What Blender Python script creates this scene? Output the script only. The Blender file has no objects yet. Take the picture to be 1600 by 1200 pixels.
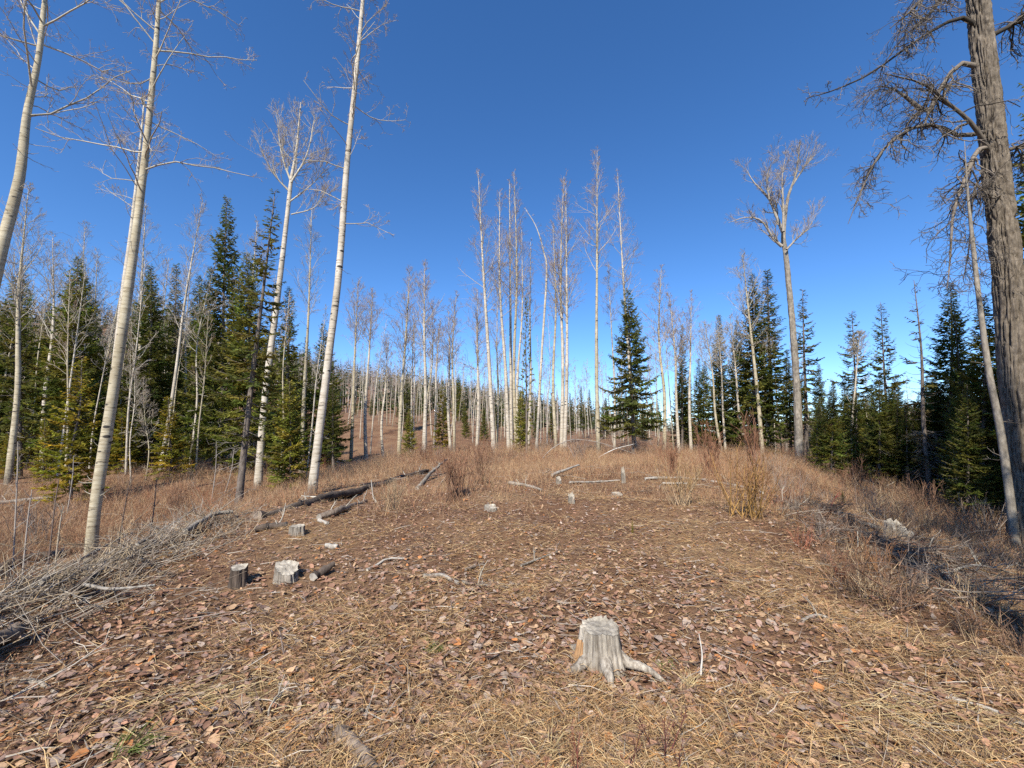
import bpy, math
import numpy as np
from mathutils import Vector

R = math.radians
sc = bpy.context.scene
col = sc.collection

# ------------------------------------------------------------------ camera
PITCH, F, CAMZ = R(7.5), 680.0, 1.62
cam_d = bpy.data.cameras.new('camera'); cam = bpy.data.objects.new('camera', cam_d); col.objects.link(cam)
cam.location = (0, 0, CAMZ); cam.rotation_euler = (R(90) + PITCH, 0, 0)
cam_d.sensor_width = 36; cam_d.lens = 36 * F / 1600
cam_d.clip_start = .05; cam_d.clip_end = 6000
sc.camera = cam
# ------------------------------------------------------------------ sky, sun, exposure
SUN_AZ, SUN_EL = R(198), R(42)
w = bpy.data.worlds.new('World'); sc.world = w; w.use_nodes = True
nt = w.node_tree; bg = nt.nodes['Background']
sky = nt.nodes.new('ShaderNodeTexSky'); sky.sky_type = 'NISHITA'; sky.sun_disc = False
sky.sun_elevation = SUN_EL; sky.sun_rotation = SUN_AZ
sky.altitude = 2000; sky.air_density = 0.97; sky.dust_density = 0.0; sky.ozone_density = 3.0
hsv = nt.nodes.new('ShaderNodeHueSaturation'); hsv.inputs['Saturation'].default_value = 1.22; hsv.inputs['Hue'].default_value = .504
nt.links.new(sky.outputs[0], hsv.inputs['Color']); nt.links.new(hsv.outputs[0], bg.inputs[0])
bg.inputs[1].default_value = 0.15
sun_d = bpy.data.lights.new('sun', 'SUN'); sun_d.energy = 4.6; sun_d.angle = R(.53); sun_d.color = (1, .93, .81)
sun = bpy.data.objects.new('sun', sun_d); col.objects.link(sun)
S = Vector((math.sin(SUN_AZ) * math.cos(SUN_EL), math.cos(SUN_AZ) * math.cos(SUN_EL), math.sin(SUN_EL)))
sun.rotation_euler = S.to_track_quat('Z', 'Y').to_euler()
vs = sc.view_settings; vs.view_transform = 'Standard'; vs.look = 'None'; vs.exposure = 0.6; vs.gamma = 1
sc.cycles.max_bounces = 4; sc.cycles.diffuse_bounces = 2; sc.cycles.glossy_bounces = 1
sc.cycles.caustics_reflective = False; sc.cycles.caustics_refractive = False
sc.cycles.use_denoising = False

# ------------------------------------------------------------------ terrain function
def ss(a, b, x):
    t = np.clip((x - a) / (b - a), 0, 1); return t * t * (3 - 2 * t)
def vnoise(x, y, seed=0):
    x = np.asarray(x, float); y = np.asarray(y, float)
    xi = np.floor(x).astype(np.int64); yi = np.floor(y).astype(np.int64); fx = x - xi; fy = y - yi
    def h(a, b):
        n = (a * 374761393 + b * 668265263 + seed * 974634777) & 0x7fffffff
        n = ((n ^ (n >> 13)) * 1274126177) & 0x7fffffff
        return ((n ^ (n >> 16)) & 0xffff) / 65535.0
    u = fx * fx * (3 - 2 * fx); v = fy * fy * (3 - 2 * fy)
    return (h(xi, yi) * (1 - u) + h(xi + 1, yi) * u) * (1 - v) + (h(xi, yi + 1) * (1 - u) + h(xi + 1, yi + 1) * u) * v - .5
def seg_dist(x, y, a, b):
    ax, ay = a; bx, by = b; dx, dy = bx - ax, by - ay
    t = np.clip(((x - ax) * dx + (y - ay) * dy) / (dx * dx + dy * dy), 0, 1)
    return np.hypot(x - ax - t * dx, y - ay - t * dy), t
BERM = [((-3.6, 1.0), (-4.4, 3.9)), ((-4.4, 3.9), (-5.2, 7.6))]
AZT = [-180, -110, -60, -50, -37, -22, -8, 0, 8, 16, 25, 33, 45, 60, 90, 130, 180]
ELT = [2, 6, 8, 8.5, 9.5, 6.8, 5.0, 3.8, 1.8, .8, 1.6, 2.8, 4.0, 4.4, 4.4, 3, 2]
def H(x, y):
    x = np.asarray(x, float); y = np.asarray(y, float)
    r = np.hypot(x, y); az = np.degrees(np.arctan2(x, y))
    z = np.interp(y, [-60, -5, 0, 2.5, 5, 8, 11, 15, 20, 35, 60, 90, 400], [-3, -.2, 0, .02, .12, .33, .5, .62, .70, .95, 2.0, 3.6, 4])
    z = z - (.85 + .85 * (1 - ss(9, 20, y))) * ss(3.6, 10, -x) * (1 - ss(35, 75, y))
    s = ss(0, 9, x - np.interp(y, [0, 10, 24, 70], [1.7, 5.0, 13.6, 40]))
    z = z - 1.65 * s - 9 * s * ss(35, 150, r)
    d = np.full(x.shape, 1e9)
    for a, b in BERM:
        dd, _ = seg_dist(x, y, a, b); d = np.minimum(d, dd)
    z = z + .22 * np.exp(-(d / .6) ** 2)
    z = z - .28 * np.exp(-((x + 7.2) ** 2 / 4 + (y - 6.6) ** 2 / 9))
    z = z + 3.2 * ss(34, 78, r) * ss(-62, -40, az) * (1 - ss(-12, 2, az))
    el = np.tan(np.radians(np.interp(az, AZT, ELT)))
    right = ss(20, 30, az)
    z = z + el * (300 * ss(80, 300, r) * (1 - right) + 560 * ss(260, 560, r) * right)
    big = ss(120, 300, r)
    z = z + big * (10 * vnoise(x / 90, y / 90, 3) + 5 * vnoise(x / 40, y / 40, 4))
    near = 1 - ss(60, 120, r)
    z = z + near * (.34 * vnoise(x / 2.7, y / 2.7, 5) * ss(3, 12, r) + .22 * vnoise(x / .75, y / .75, 9) * ss(.8, 3, x - .32 * y) * (1 - ss(14, 22, r)) + .17 * vnoise(x / 1.1, y / 1.1, 6) + .075 * vnoise(x / .42, y / .42, 7) + .02 * vnoise(x / .16, y / .16, 8))
    return z
CP, SP = math.cos(PITCH), math.sin(PITCH)
def ray(px, py):
    u = (px - 800) / F; v = (600 - py) / F
    return np.array([u, CP - v * SP, SP + v * CP])
def hit(px, py, far=60.0):
    d = ray(px, py); t = np.geomspace(1, far * 1.2, 2500)
    g = H(d[0] * t, d[1] * t); below = (CAMZ + d[2] * t) < g
    k = int(np.argmax(below)) if below.any() else int(np.argmin(np.abs(t * d[1] - far)))
    p = d * t[k]; return np.array([p[0], p[1], float(g[k])])
def P(px, py, Y):
    d = ray(px, py); return d * (Y / d[1]) + np.array([0, 0, CAMZ])
def foot(px, Y):
    z = 0.
    for _ in range(4):
        x = (px - 800) / F * (Y * CP + (z - CAMZ) * SP); z = float(H(x, Y))
    return np.array([x, Y, z])

# ------------------------------------------------------------------ mesh helpers
def mk_mesh(name, V, tris=None, quads=None, colr=None, smooth=False):
    me = bpy.data.meshes.new(name); V = np.asarray(V, np.float32)
    me.vertices.add(len(V)); me.vertices.foreach_set('co', V.ravel())
    idx = []; starts = []; tot = []; n = 0
    for f, k in ((tris, 3), (quads, 4)):
        if f is None or len(f) == 0: continue
        f = np.asarray(f, np.int32); idx.append(f.ravel()); starts.append(n + np.arange(len(f)) * k); n += f.size; tot.append(len(f))
    idx = np.concatenate(idx); starts = np.concatenate(starts).astype(np.int32)
    me.loops.add(len(idx)); me.loops.foreach_set('vertex_index', idx)
    me.polygons.add(len(starts)); me.polygons.foreach_set('loop_start', starts)
    if smooth: me.polygons.foreach_set('use_smooth', np.ones(len(starts), bool))
    me.update(calc_edges=True); me.validate()
    if colr is not None:
        a = me.color_attributes.new('Col', 'FLOAT_COLOR', 'POINT')
        c = np.ones((len(V), 4), np.float32); c[:, :3] = colr; a.data.foreach_set('color', c.ravel())
    return me
def obj(name, me, mat, parent=None):
    if mat is not None and not me.materials: me.materials.append(mat)
    o = bpy.data.objects.new(name, me); col.objects.link(o)
    if parent is not None: o.parent = parent
    return o
def stuffp(*a):
    o = obj(*a); o['kind'] = 'stuff'; return o
def tag(o, label, cat=None, group=None, kind=None):
    o['label'] = label
    if cat: o['category'] = cat
    if group: o['group'] = group
    if kind: o['kind'] = kind
    return o
def thing(name, label, cat, loc, group=None):
    o = bpy.data.objects.new(name, None); col.objects.link(o); o.location = [float(c) for c in loc]
    o.empty_display_size = .2
    return tag(o, label, cat, group)
def dup(root, loc, rz, s, label, group, sz=None, tilt=(0, 0)):
    r = root.copy(); col.objects.link(r); r.location = [float(c) for c in loc]
    r.rotation_euler = (tilt[0], tilt[1], rz); r.scale = (s, s, sz or s); r['label'] = label
    if group: r['group'] = group
    elif 'group' in r: del r['group']
    for ch in list(root.children):
        c = ch.copy(); col.objects.link(c); c.parent = r
    return r
class Tubes:
    def __init__(self): self.b = {}
    def add(self, pts, rad, sides, c):
        self.b.setdefault((len(pts), sides), []).append((pts, rad, c))
    def arrays(self):
        Vs, Qs, Cs, off = [], [], [], 0
        for (n, k), L in self.b.items():
            Pp = np.array([l[0] for l in L], float); Rr = np.array([l[1] for l in L], float); C = np.array([l[2] for l in L], float)
            T = np.gradient(Pp, axis=1); T /= np.linalg.norm(T, axis=2, keepdims=True) + 1e-9
            ch = Pp[:, -1] - Pp[:, 0]; ref = np.eye(3)[np.argmin(np.abs(ch), axis=1)][:, None, :]
            U = np.cross(T, ref); U /= np.linalg.norm(U, axis=2, keepdims=True) + 1e-9; W = np.cross(T, U)
            a = np.arange(k) * 2 * np.pi / k
            V = Pp[:, :, None] + Rr[:, :, None, None] * (np.cos(a)[None, None, :, None] * U[:, :, None] + np.sin(a)[None, None, :, None] * W[:, :, None])
            m = len(L); V = V.reshape(-1, 3)
            i = (np.arange(m)[:, None, None] * n + np.arange(n - 1)[None, :, None]) * k; j = np.arange(k)[None, None, :]; j2 = (j + 1) % k
            Q = np.stack([i + j, i + j2, i + k + j2, i + k + j], -1).reshape(-1, 4) + off
            Vs.append(V); Qs.append(Q); Cs.append(np.repeat(C, n * k, axis=0)); off += len(V)
        return np.concatenate(Vs), np.concatenate(Qs), np.concatenate(Cs)
    def mesh(self, name, smooth=True):
        V, Q, C = self.arrays(); return mk_mesh(name, V, None, Q, C, smooth)
def spline(pts, n):
    pts = np.asarray(pts, float); p = np.vstack([2 * pts[0] - pts[1], pts, 2 * pts[-1] - pts[-2]]); m = len(pts) - 1
    out = []
    for q in np.linspace(0, m - 1e-6, n):
        i = int(q); t = q - i; a, b, c, d = p[i:i + 4]
        out.append(.5 * (2 * b + (c - a) * t + (2 * a - 5 * b + 4 * c - d) * t * t + (3 * b - a - 3 * c + d) * t ** 3))
    return np.array(out)
def trunk_mesh(name, pts, rad, sides=14, rng=None, rough=.05, flare=.35, furrow=0.):
    pts = np.asarray(pts, float); n = len(pts)
    T = np.gradient(pts, axis=0); T /= np.linalg.norm(T, axis=1, keepdims=True)
    ref = np.array([0, 1., 0]); U = np.cross(T, ref); U /= np.linalg.norm(U, axis=1, keepdims=True); W = np.cross(T, U)
    a = np.arange(sides) * 2 * np.pi / sides
    s = np.concatenate([[0], np.cumsum(np.linalg.norm(np.diff(pts, axis=0), axis=1))])
    A, Sg = np.meshgrid(a, s); ph = rng.uniform(0, 50)
    rr = np.asarray(rad)[:, None] * (1 + rough * 2 * vnoise(np.cos(A) * 1.3 + ph, Sg * 1.7 + np.sin(A) * 1.1, 11) + rough * 1.5 * vnoise(A * 2.5 + ph, Sg * 6, 12))
    fl = flare * np.exp(-Sg / (2.2 * rad[0] + .1)); rr = rr * (1 + fl * (.6 + .6 * np.cos(A * 3 + ph) * .7))
    if furrow:
        q = A * sides / (2 * np.pi)
        wv = q + sides / 22. * vnoise(Sg * 1.3, A * .9, 31) + sides / 50. * vnoise(Sg * 3.7, A * 2.1, 32)
        wv = wv * 110 / sides; k1 = np.abs(2 * vnoise(wv * .20, Sg * .8, 13)); k2 = np.abs(2 * vnoise(wv * .42 + 40, Sg * 1.9, 14)); k3 = vnoise(wv * .9, Sg * 14, 15)
        rr = rr - furrow * (1.3 * np.exp(-(k1 / .15) ** 2) + .9 * np.exp(-(k2 / .17) ** 2) + .4 * k3 - .4)
    V = pts[:, None] + rr[:, :, None] * (np.cos(A)[..., None] * U[:, None] + np.sin(A)[..., None] * W[:, None])
    i = np.arange(n - 1)[:, None] * sides; j = np.arange(sides)[None]; j2 = (j + 1) % sides
    Q = np.stack([i + j, i + j2, i + sides + j2, i + sides + j], -1).reshape(-1, 4)
    V = V.reshape(-1, 3); V = np.vstack([V, pts[-1] + T[-1] * rad[-1] * .6])
    t = (n - 1) * sides; tr = np.array([[t + k, t + (k + 1) % sides, len(V) - 1] for k in range(sides)])
    return mk_mesh(name, V, tr, Q, None, True)
def unit(v): return v / (np.linalg.norm(v) + 1e-9)
def grow(T, p, d, L, r, lvl, rng, cfg):
    n = cfg['n'][lvl]; pts = [p]; q = np.array(p, float); d = unit(np.array(d, float)); ds = [d]
    nz = rng.normal(0, cfg['wig'][lvl], (n, 3)); st = L / n
    for k in range(n):
        d = unit(d + nz[k] + np.array([0, 0, cfg['trop'][lvl]])); q = q + d * st; pts.append(q); ds.append(d)
    rt = max(cfg['rmin'], r * cfg.get('tip', .35)); T.add(pts, np.linspace(max(r, cfg['rmin']), rt, n + 1), cfg['sides'][lvl], cfg['col'](lvl, rng))
    if lvl + 1 < len(cfg['n']):
        nc = cfg['kids'][lvl]; nc = max(1, int(round(nc * rng.uniform(.7, 1.3))))
        for k in range(nc):
            t = rng.uniform(cfg.get('t0', .2), 1); i = min(n - 1, int(t * n)); f = t * n - i
            b = pts[i] * (1 - f) + pts[i + 1] * f
            pr = rng.normal(0, 1, 3); pr -= ds[i + 1] * pr.dot(ds[i + 1]); pr = unit(pr)
            ang = rng.uniform(*cfg['ang'])
            grow(T, b, ds[i + 1] * math.cos(ang) + pr * math.sin(ang), L * rng.uniform(*cfg['ratio']) * (1.15 - .6 * t), max(r * (1 - .6 * t) * .55, cfg['rmin']), lvl + 1, rng, cfg)
    return pts

# ------------------------------------------------------------------ materials
def newmat(name, rough=.9, spec=.15):
    m = bpy.data.materials.new(name); m.use_nodes = True; b = m.node_tree.nodes['Principled BSDF']
    b.inputs['Roughness'].default_value = rough; b.inputs['Specular IOR Level'].default_value = spec
    return m, m.node_tree, b
def nd(t, ty, **kw):
    n = t.nodes.new(ty)
    for k, v in kw.items():
        if k in n.inputs: n.inputs[k].default_value = v
        else: setattr(n, k, v)
    return n
def ramp(t, fac, stops):
    n = t.nodes.new('ShaderNodeValToRGB'); e = n.color_ramp.elements
    while len(e) < len(stops): e.new(.5)
    for x, (p, c) in zip(e, stops): x.position = p; x.color = (*c, 1) if len(c) == 3 else c
    t.links.new(fac, n.inputs[0]); return n
def mixc(t, fac, a, b, mode='MIX'):
    n = t.nodes.new('ShaderNodeMix'); n.data_type = 'RGBA'; n.blend_type = mode
    for s, v in ((n.inputs[0], fac), (n.inputs[6], a), (n.inputs[7], b)):
        if isinstance(v, (int, float)): s.default_value = v
        elif isinstance(v, tuple): s.default_value = (*v, 1)
        else: t.links.new(v, s)
    return n.outputs[2]
def coords(t, scale):
    tc = nd(t, 'ShaderNodeTexCoord'); mp = nd(t, 'ShaderNodeMapping'); mp.inputs['Scale'].default_value = scale
    t.links.new(tc.outputs['Object'], mp.inputs[0]); return mp.outputs[0]
def noise(t, vec, scale, detail=4, rough=.6):
    n = nd(t, 'ShaderNodeTexNoise', Scale=scale, Detail=detail, Roughness=rough); t.links.new(vec, n.inputs['Vector']); return n.outputs[0]
def bump(t, b, h, strength, dist):
    n = nd(t, 'ShaderNodeBump', Strength=strength, Distance=dist); t.links.new(h, n.inputs['Height']); t.links.new(n.outputs[0], b.inputs['Normal'])
def attr_mat(name, rough=.85, spec=.15, var=.25, vscale=30, trans=0.):
    m, t, b = newmat(name, rough, spec); a = nd(t, 'ShaderNodeAttribute', attribute_name='Col')
    n = noise(t, coords(t, (1, 1, 1)), vscale, 3); r = ramp(t, n, [(.3, (1 - var,) * 3), (.7, (1 + var,) * 3)])
    c = mixc(t, 1., a.outputs[0], r.outputs[0], 'MULTIPLY'); t.links.new(c, b.inputs['Base Color'])
    if trans:
        tr = nd(t, 'ShaderNodeBsdfTranslucent'); t.links.new(c, tr.inputs[0]); mx = nd(t, 'ShaderNodeMixShader'); mx.inputs[0].default_value = trans
        t.links.new(b.outputs[0], mx.inputs[1]); t.links.new(tr.outputs[0], mx.inputs[2]); t.links.new(mx.outputs[0], t.nodes['Material Output'].inputs[0])
    return m
def mat_ground():
    m, t, b = newmat('forest_floor', .95, .1); v = coords(t, (1, 1, 1))
    n1 = noise(t, v, .55, 5); n2 = noise(t, v, 14, 6, .7); n3 = noise(t, v, 70, 4, .7)
    base = ramp(t, n1, [(.3, (.16, .085, .05)), (.5, (.235, .135, .08)), (.72, (.32, .21, .12))]).outputs[0]
    fine = ramp(t, n2, [(.32, (.45, .42, .42)), (.52, (1, 1, 1)), (.72, (1.55, 1.5, 1.4))]).outputs[0]
    fin2 = ramp(t, n3, [(.3, (.6, .6, .6)), (.7, (1.3, 1.3, 1.3))]).outputs[0]
    c = mixc(t, 1., mixc(t, 1., base, fine, 'MULTIPLY'), fin2, 'MULTIPLY')
    t.links.new(c, b.inputs['Base Color'])
    ad = nd(t, 'ShaderNodeMath', operation='ADD'); t.links.new(n2, ad.inputs[0]); t.links.new(n3, ad.inputs[1]); bump(t, b, ad.outputs[0], .9, .03)
    return m
def mat_aspen(name, c_lo, c_hi, dark=.5, zdark=.9):
    m, t, b = newmat(name, .75, .2); v = coords(t, (1, 1, 1))
    n1 = noise(t, v, 1.6, 4); base = ramp(t, n1, [(.3, c_lo), (.7, c_hi)]).outputs[0]
    band = noise(t, coords(t, (3.2, 3.2, 26)), 1, 5, .72); bl = ramp(t, band, [(.44, (1, 1, 1)), (.56, (.86, .83, .78)), (.64, (dark, dark * .93, dark * .85)), (.72, (.25, .22, .19))]).outputs[0]
    c = mixc(t, 1., base, bl, 'MULTIPLY')
    sc_ = noise(t, coords(t, (2.6, 2.6, 9)), 1.3, 3, .6); c = mixc(t, ramp(t, sc_, [(.63, (0, 0, 0)), (.68, (1, 1, 1))]).outputs[0], c, (.06, .05, .042))
    st_ = noise(t, coords(t, (1, 1, .8)), 2.2, 4, .6); c = mixc(t, ramp(t, st_, [(.52, (0, 0, 0)), (.75, (.55, .55, .55))]).outputs[0], c, (.24, .20, .145))
    vo = nd(t, 'ShaderNodeTexVoronoi', Scale=1.0, Randomness=1.0); t.links.new(coords(t, (2.0, 2.0, 4.6)), vo.inputs['Vector'])
    eye = ramp(t, vo.outputs['Distance'], [(.12, (1, 1, 1)), (.18, (0, 0, 0))]).outputs[0]; c = mixc(t, eye, c, (.05, .045, .04))
    sx = nd(t, 'ShaderNodeSeparateXYZ'); tc = nd(t, 'ShaderNodeTexCoord'); t.links.new(tc.outputs['Object'], sx.inputs[0])
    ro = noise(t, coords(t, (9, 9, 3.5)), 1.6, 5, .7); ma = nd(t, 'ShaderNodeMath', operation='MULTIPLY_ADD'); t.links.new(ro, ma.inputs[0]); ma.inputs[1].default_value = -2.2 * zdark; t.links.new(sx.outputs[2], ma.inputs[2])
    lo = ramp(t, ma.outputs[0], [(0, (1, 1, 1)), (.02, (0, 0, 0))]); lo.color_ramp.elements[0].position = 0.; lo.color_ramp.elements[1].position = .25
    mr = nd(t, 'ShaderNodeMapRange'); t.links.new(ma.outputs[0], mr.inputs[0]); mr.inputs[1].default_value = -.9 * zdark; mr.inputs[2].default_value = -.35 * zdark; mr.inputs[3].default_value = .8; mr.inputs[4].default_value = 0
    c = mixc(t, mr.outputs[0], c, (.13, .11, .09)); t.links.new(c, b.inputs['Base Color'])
    bump(t, b, band, .35, .01); return m
def mat_wood(name, lo, hi, stretch=(14, 14, 1.2), bs=.6):
    m, t, b = newmat(name, .85, .15); n1 = noise(t, coords(t, stretch), 1.5, 6, .7); n2 = noise(t, coords(t, (1, 1, 1)), 6, 4)
    c = ramp(t, n1, [(.3, lo), (.68, hi)]).outputs[0]; c = mixc(t, 1., c, ramp(t, n2, [(.3, (.6, .6, .6)), (.7, (1.25, 1.25, 1.25))]).outputs[0], 'MULTIPLY')
    t.links.new(c, b.inputs['Base Color']); bump(t, b, n1, bs, .02); return m
M_ground = mat_ground()
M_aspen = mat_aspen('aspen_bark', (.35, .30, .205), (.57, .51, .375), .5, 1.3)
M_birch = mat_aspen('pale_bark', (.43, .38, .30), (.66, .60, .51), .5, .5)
M_poplar = mat_wood('poplar_bark', (.17, .145, .115), (.37, .33, .275), (9, 9, 2.5))
M_cotton = mat_wood('cottonwood_bark', (.095, .077, .06), (.25, .21, .165), (9, 9, 3.2), 1.)
M_conif = mat_wood('conifer_bark', (.09, .07, .055), (.25, .21, .18), (10, 10, 3))
M_twig = attr_mat('twig_bark', .85, .15, .2, 12)
M_needle = attr_mat('needles', .7, .2, .35, 3, .46)
M_leaf = attr_mat('dead_leaves', .75, .25, .3, 45, .15)
M_grass = attr_mat('dry_grass_blades', .75, .2, .2, 20, .15)
M_stump = mat_wood('stump_wood', (.12, .09, .065), (.58, .52, .43), (20, 20, 1.2), 1.)
M_grey = mat_wood('weathered_wood', (.085, .068, .052), (.46, .41, .34), (18, 18, 1.3), 1.)
M_white = mat_wood('bleached_wood', (.22, .195, .165), (.52, .475, .41))
M_cut = mat_wood('cut_wood', (.24, .205, .16), (.60, .54, .44), (13, 13, 5), 1.)
M_orange = mat_wood('fresh_wood', (.30, .155, .07), (.56, .34, .17), (16, 16, 1.5), .4)
M_darkwood = mat_wood('rotten_wood', (.035, .028, .024), (.15, .115, .09), (10, 10, 2))
M_brown = mat_wood('brown_wood', (.11, .08, .06), (.34, .27, .21))

# ------------------------------------------------------------------ ground sheet
def axis(lo, hi, n, c):
    t = np.linspace(math.asinh(lo / c), math.asinh(hi / c), n); return c * np.sinh(t)
gx = axis(-1800, 1800, 370, 1.6); gy = axis(-120, 1900, 350, 2.2)
GX, GY = np.meshgrid(gx, gy); GV = np.stack([GX, GY, H(GX, GY)], -1).reshape(-1, 3)
i = np.arange(len(gy) - 1)[:, None] * len(gx); j = np.arange(len(gx) - 1)[None]
GQ = np.stack([i + j, i + j + 1, i + len(gx) + j + 1, i + len(gx) + j], -1).reshape(-1, 4)
ground = tag(obj('ground', mk_mesh('ground', GV, None, GQ, None, True), M_ground), 'brown leaf littered forest floor rising to a low crest and distant hills', 'ground', None, 'structure')

# ------------------------------------------------------------------ bare deciduous trees
def c_limb(base, twig, var=.25):
    base = np.array(base); twig = np.array(twig)
    def f(l, g): return (base if l == 0 else base * .45 + twig * .55 if l == 1 else twig) * g.uniform(1 - var, 1 + var)
    return f
PALE = c_limb((.44, .40, .32), (.36, .29, .23)); RED = c_limb((.42, .36, .28), (.30, .205, .145)); GREY = c_limb((.42, .38, .31), (.35, .29, .23))
def aspen_cfg(colf, rmin=.0045, curly=.0):
    return dict(n=[4, 2, 1], wig=[.13 + curly, .18 + curly, .22 + curly], trop=[.10, .07, .05], rmin=rmin, sides=[4, 3, 3], kids=[6, 3], ang=(.5, 1.0), ratio=(.32, .52), col=colf)
def local_tree(name, label, cat, pts, rads, cfg, crown, rng, mat, group=None, sides=10, nseg=26, limbs=(), stubs=8, rough=.05, flare=.35, furrow=0.):
    """pts: world trunk points; crown=(start, count, length, elevation range); limbs: explicit world polylines"""
    base = np.array(pts[0], float); root = thing(name, label, cat, base, group)
    sp = spline(np.array(pts) - base, nseg); sr = np.interp(np.linspace(0, 1, nseg), np.linspace(0, 1, len(rads)), rads)
    sp[0, 2] -= .12
    obj('trunk', trunk_mesh('trunk', sp, sr, sides, rng, rough, flare, furrow), mat, root)
    Hh = np.linalg.norm(sp[-1] - sp[0]); T = Tubes(); start, cnt, Lc, (e0, e1) = crown
    for k in range(cnt):
        t = start + (1 - start) * (k + rng.uniform(0, 1)) / cnt; q = t * (nseg - 1); a = min(nseg - 2, int(q)); p = sp[a] + (sp[a + 1] - sp[a]) * (q - a)
        u = (t - start) / (1 - start); prof = (.35 + .65 * math.sin(math.pi * min(1, .25 + u * .75))) * (1.05 - .55 * u)
        az = rng.uniform(0, 2 * math.pi); e = rng.uniform(e0, e1) + .35 * u
        d = np.array([math.cos(az) * math.cos(e), math.sin(az) * math.cos(e), math.sin(e)])
        L = Lc * prof * rng.uniform(.45, 1.2); r = min(sr[a] * .42, .0075 * L + .0035)
        grow(T, p, d, L, r, 0, rng, cfg)
    for k in range(stubs):
        t = rng.uniform(.12, start + .1); q = t * (nseg - 1); a = int(q); az = rng.uniform(0, 6.28); L = rng.uniform(.1, .9) * (.4 + .6 * t)
        d = np.array([math.cos(az), math.sin(az), rng.uniform(-.5, .5)])
        c2 = dict(cfg); c2['kids'] = [2, 1]; c2['n'] = [3, 2]; c2['trop'] = [rng.uniform(-.1, .2), 0]
        grow(T, sp[a], d, L, .008, 0, rng, c2)
    if T.b: obj('crown', T.mesh('crown'), M_twig, root)
    for L in limbs:
        lp, lr, lc, mm = L; TT = Tubes(); q = spline(np.array(lp) - base, 12); rr = np.interp(np.linspace(0, 1, 12), np.linspace(0, 1, len(lr)), lr)
        TT.add(list(q), rr, 7, lc['col'](0, rng))
        for kk in range(lc['spawn']):
            t = rng.uniform(lc.get('s0', .25), 1); a = min(10, int(t * 11)); d = unit(q[a + 1] - q[a]); pr = unit(rng.normal(0, 1, 3)); ang = rng.uniform(*lc['ang'])
            grow(TT, q[a], d * math.cos(ang) + pr * math.sin(ang), lc['len'] * rng.uniform(.4, 1.1), max(rr[a] * .45, lc['rmin']), 0, rng, lc)
        obj('branch', TT.mesh('branch'), M_twig, root)
    return root
def px_tree(name, label, Y, pp, wpx, cfg, crown, seed, mat, cat='tree', group=None, **kw):
    rng = np.random.default_rng(seed); pts = [foot(pp[0][0], Y)] + [P(x, y, Y + (q[0] if q else 0)) for x, y, *q in pp[1:]]
    rads = [a * .63 * Y / F / 2 for a in wpx]
    return local_tree(name, label, cat, pts, rads, cfg, crown, rng, mat, group, **kw)
A = 'aspen_tree'; cfgN = aspen_cfg(PALE, .004, .06)
cfgN['n'] = [6, 4, 2, 2]; cfgN['wig'] = [.17, .24, .3, .3]; cfgN['trop'] = [.03, .02, .02, 0]; cfgN['sides'] = [5, 4, 3, 3]; cfgN['kids'] = [7, 4, 3]; cfgN['rmin'] = .0028; cfgN['ratio'] = (.3, .5)
px_tree(A, 'crooked cream aspen trunk cut off by the left picture edge', 9.0, [(-92, 850), (-45, 620), (0, 400), (30, 280), (42, 180), (60, 90), (70, 0), (88, -150), (95, -330)], [29, 27, 24, 21, 17, 13, 11, 8, 4], cfgN, (.48, 30, 2.6, (-.15, .6)), 1, M_aspen, nseg=46, sides=16, stubs=14, rough=.06)
px_tree(A, 'tall thick cream aspen rising from the brush pile, second trunk from left edge', 9.0, [(138, 862), (150, 785), (173, 640), (201, 450), (225, 260), (242, 90), (248, 0), (254, -150), (258, -330)], [24, 23.5, 22.5, 20, 16, 12, 10, 7, 4], cfgN, (.47, 40, 2.4, (-.3, .6)), 2, M_aspen, nseg=46, sides=18, stubs=16, rough=.05)
px_tree(A, 'slimmer pale aspen tucked tightly against the left side of the thick cream aspen', 15., [(152, 800), (171, 640), (191, 470), (207, 345), (218, 240), (226, 150)], [12, 12.5, 12, 9, 6, 3], aspen_cfg(PALE, .004, .05), (.6, 26, 2.6, (.1, .7)), 3, M_birch, nseg=26)
px_tree(A, 'tall straight pale aspen standing alone before the long dark log', 10.2, [(487, 795), (497, 690), (512, 570), (530, 420), (542, 260), (556, 120), (567, 0), (580, -150), (588, -300)], [21, 19, 18, 17, 15, 12.5, 10, 7, 4], cfgN, (.42, 30, 1.8, (-.3, .6)), 4, M_birch, nseg=46, sides=18, stubs=14, rough=.045)
forkc = aspen_cfg(PALE, .0048, .02); forkc['kids'] = [6, 4]; forkc['trop'] = [.16, .14, .12]; forkc['ratio'] = (.4, .7); forkl = dict(forkc); forkl.update(spawn=15, len=1.4, ang=(.25, .8), s0=.12)
def PL(l, Y): return [P(x, y, Y) for x, y in l]
px_tree(A, 'white aspen with a wide forked crown behind the sparse dark spruce', 19., [(403, 745), (414, 620), (432, 480), (448, 345), (455, 282), (463, 235), (470, 160)], [18, 15.5, 14, 11, 9, 6, 2], forkc, (.72, 20, 2.0, (.5, 1.1)), 5, M_birch, nseg=30,
        limbs=[(PL([(455, 285), (440, 240), (432, 175)], 19), [.055, .03, .010], forkl, 0), (PL([(453, 300), (425, 268), (400, 215)], 19.5), [.045, .025, .008], forkl, 0), (PL([(455, 285), (480, 240), (492, 180)], 18.5), [.05, .03, .010], forkl, 0), (PL([(453, 315), (485, 290), (512, 262)], 19), [.035, .02, .007], forkl, 0), (PL([(455, 335), (490, 325), (510, 300)], 19), [.03, .018, .007], forkl, 0)])
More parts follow.
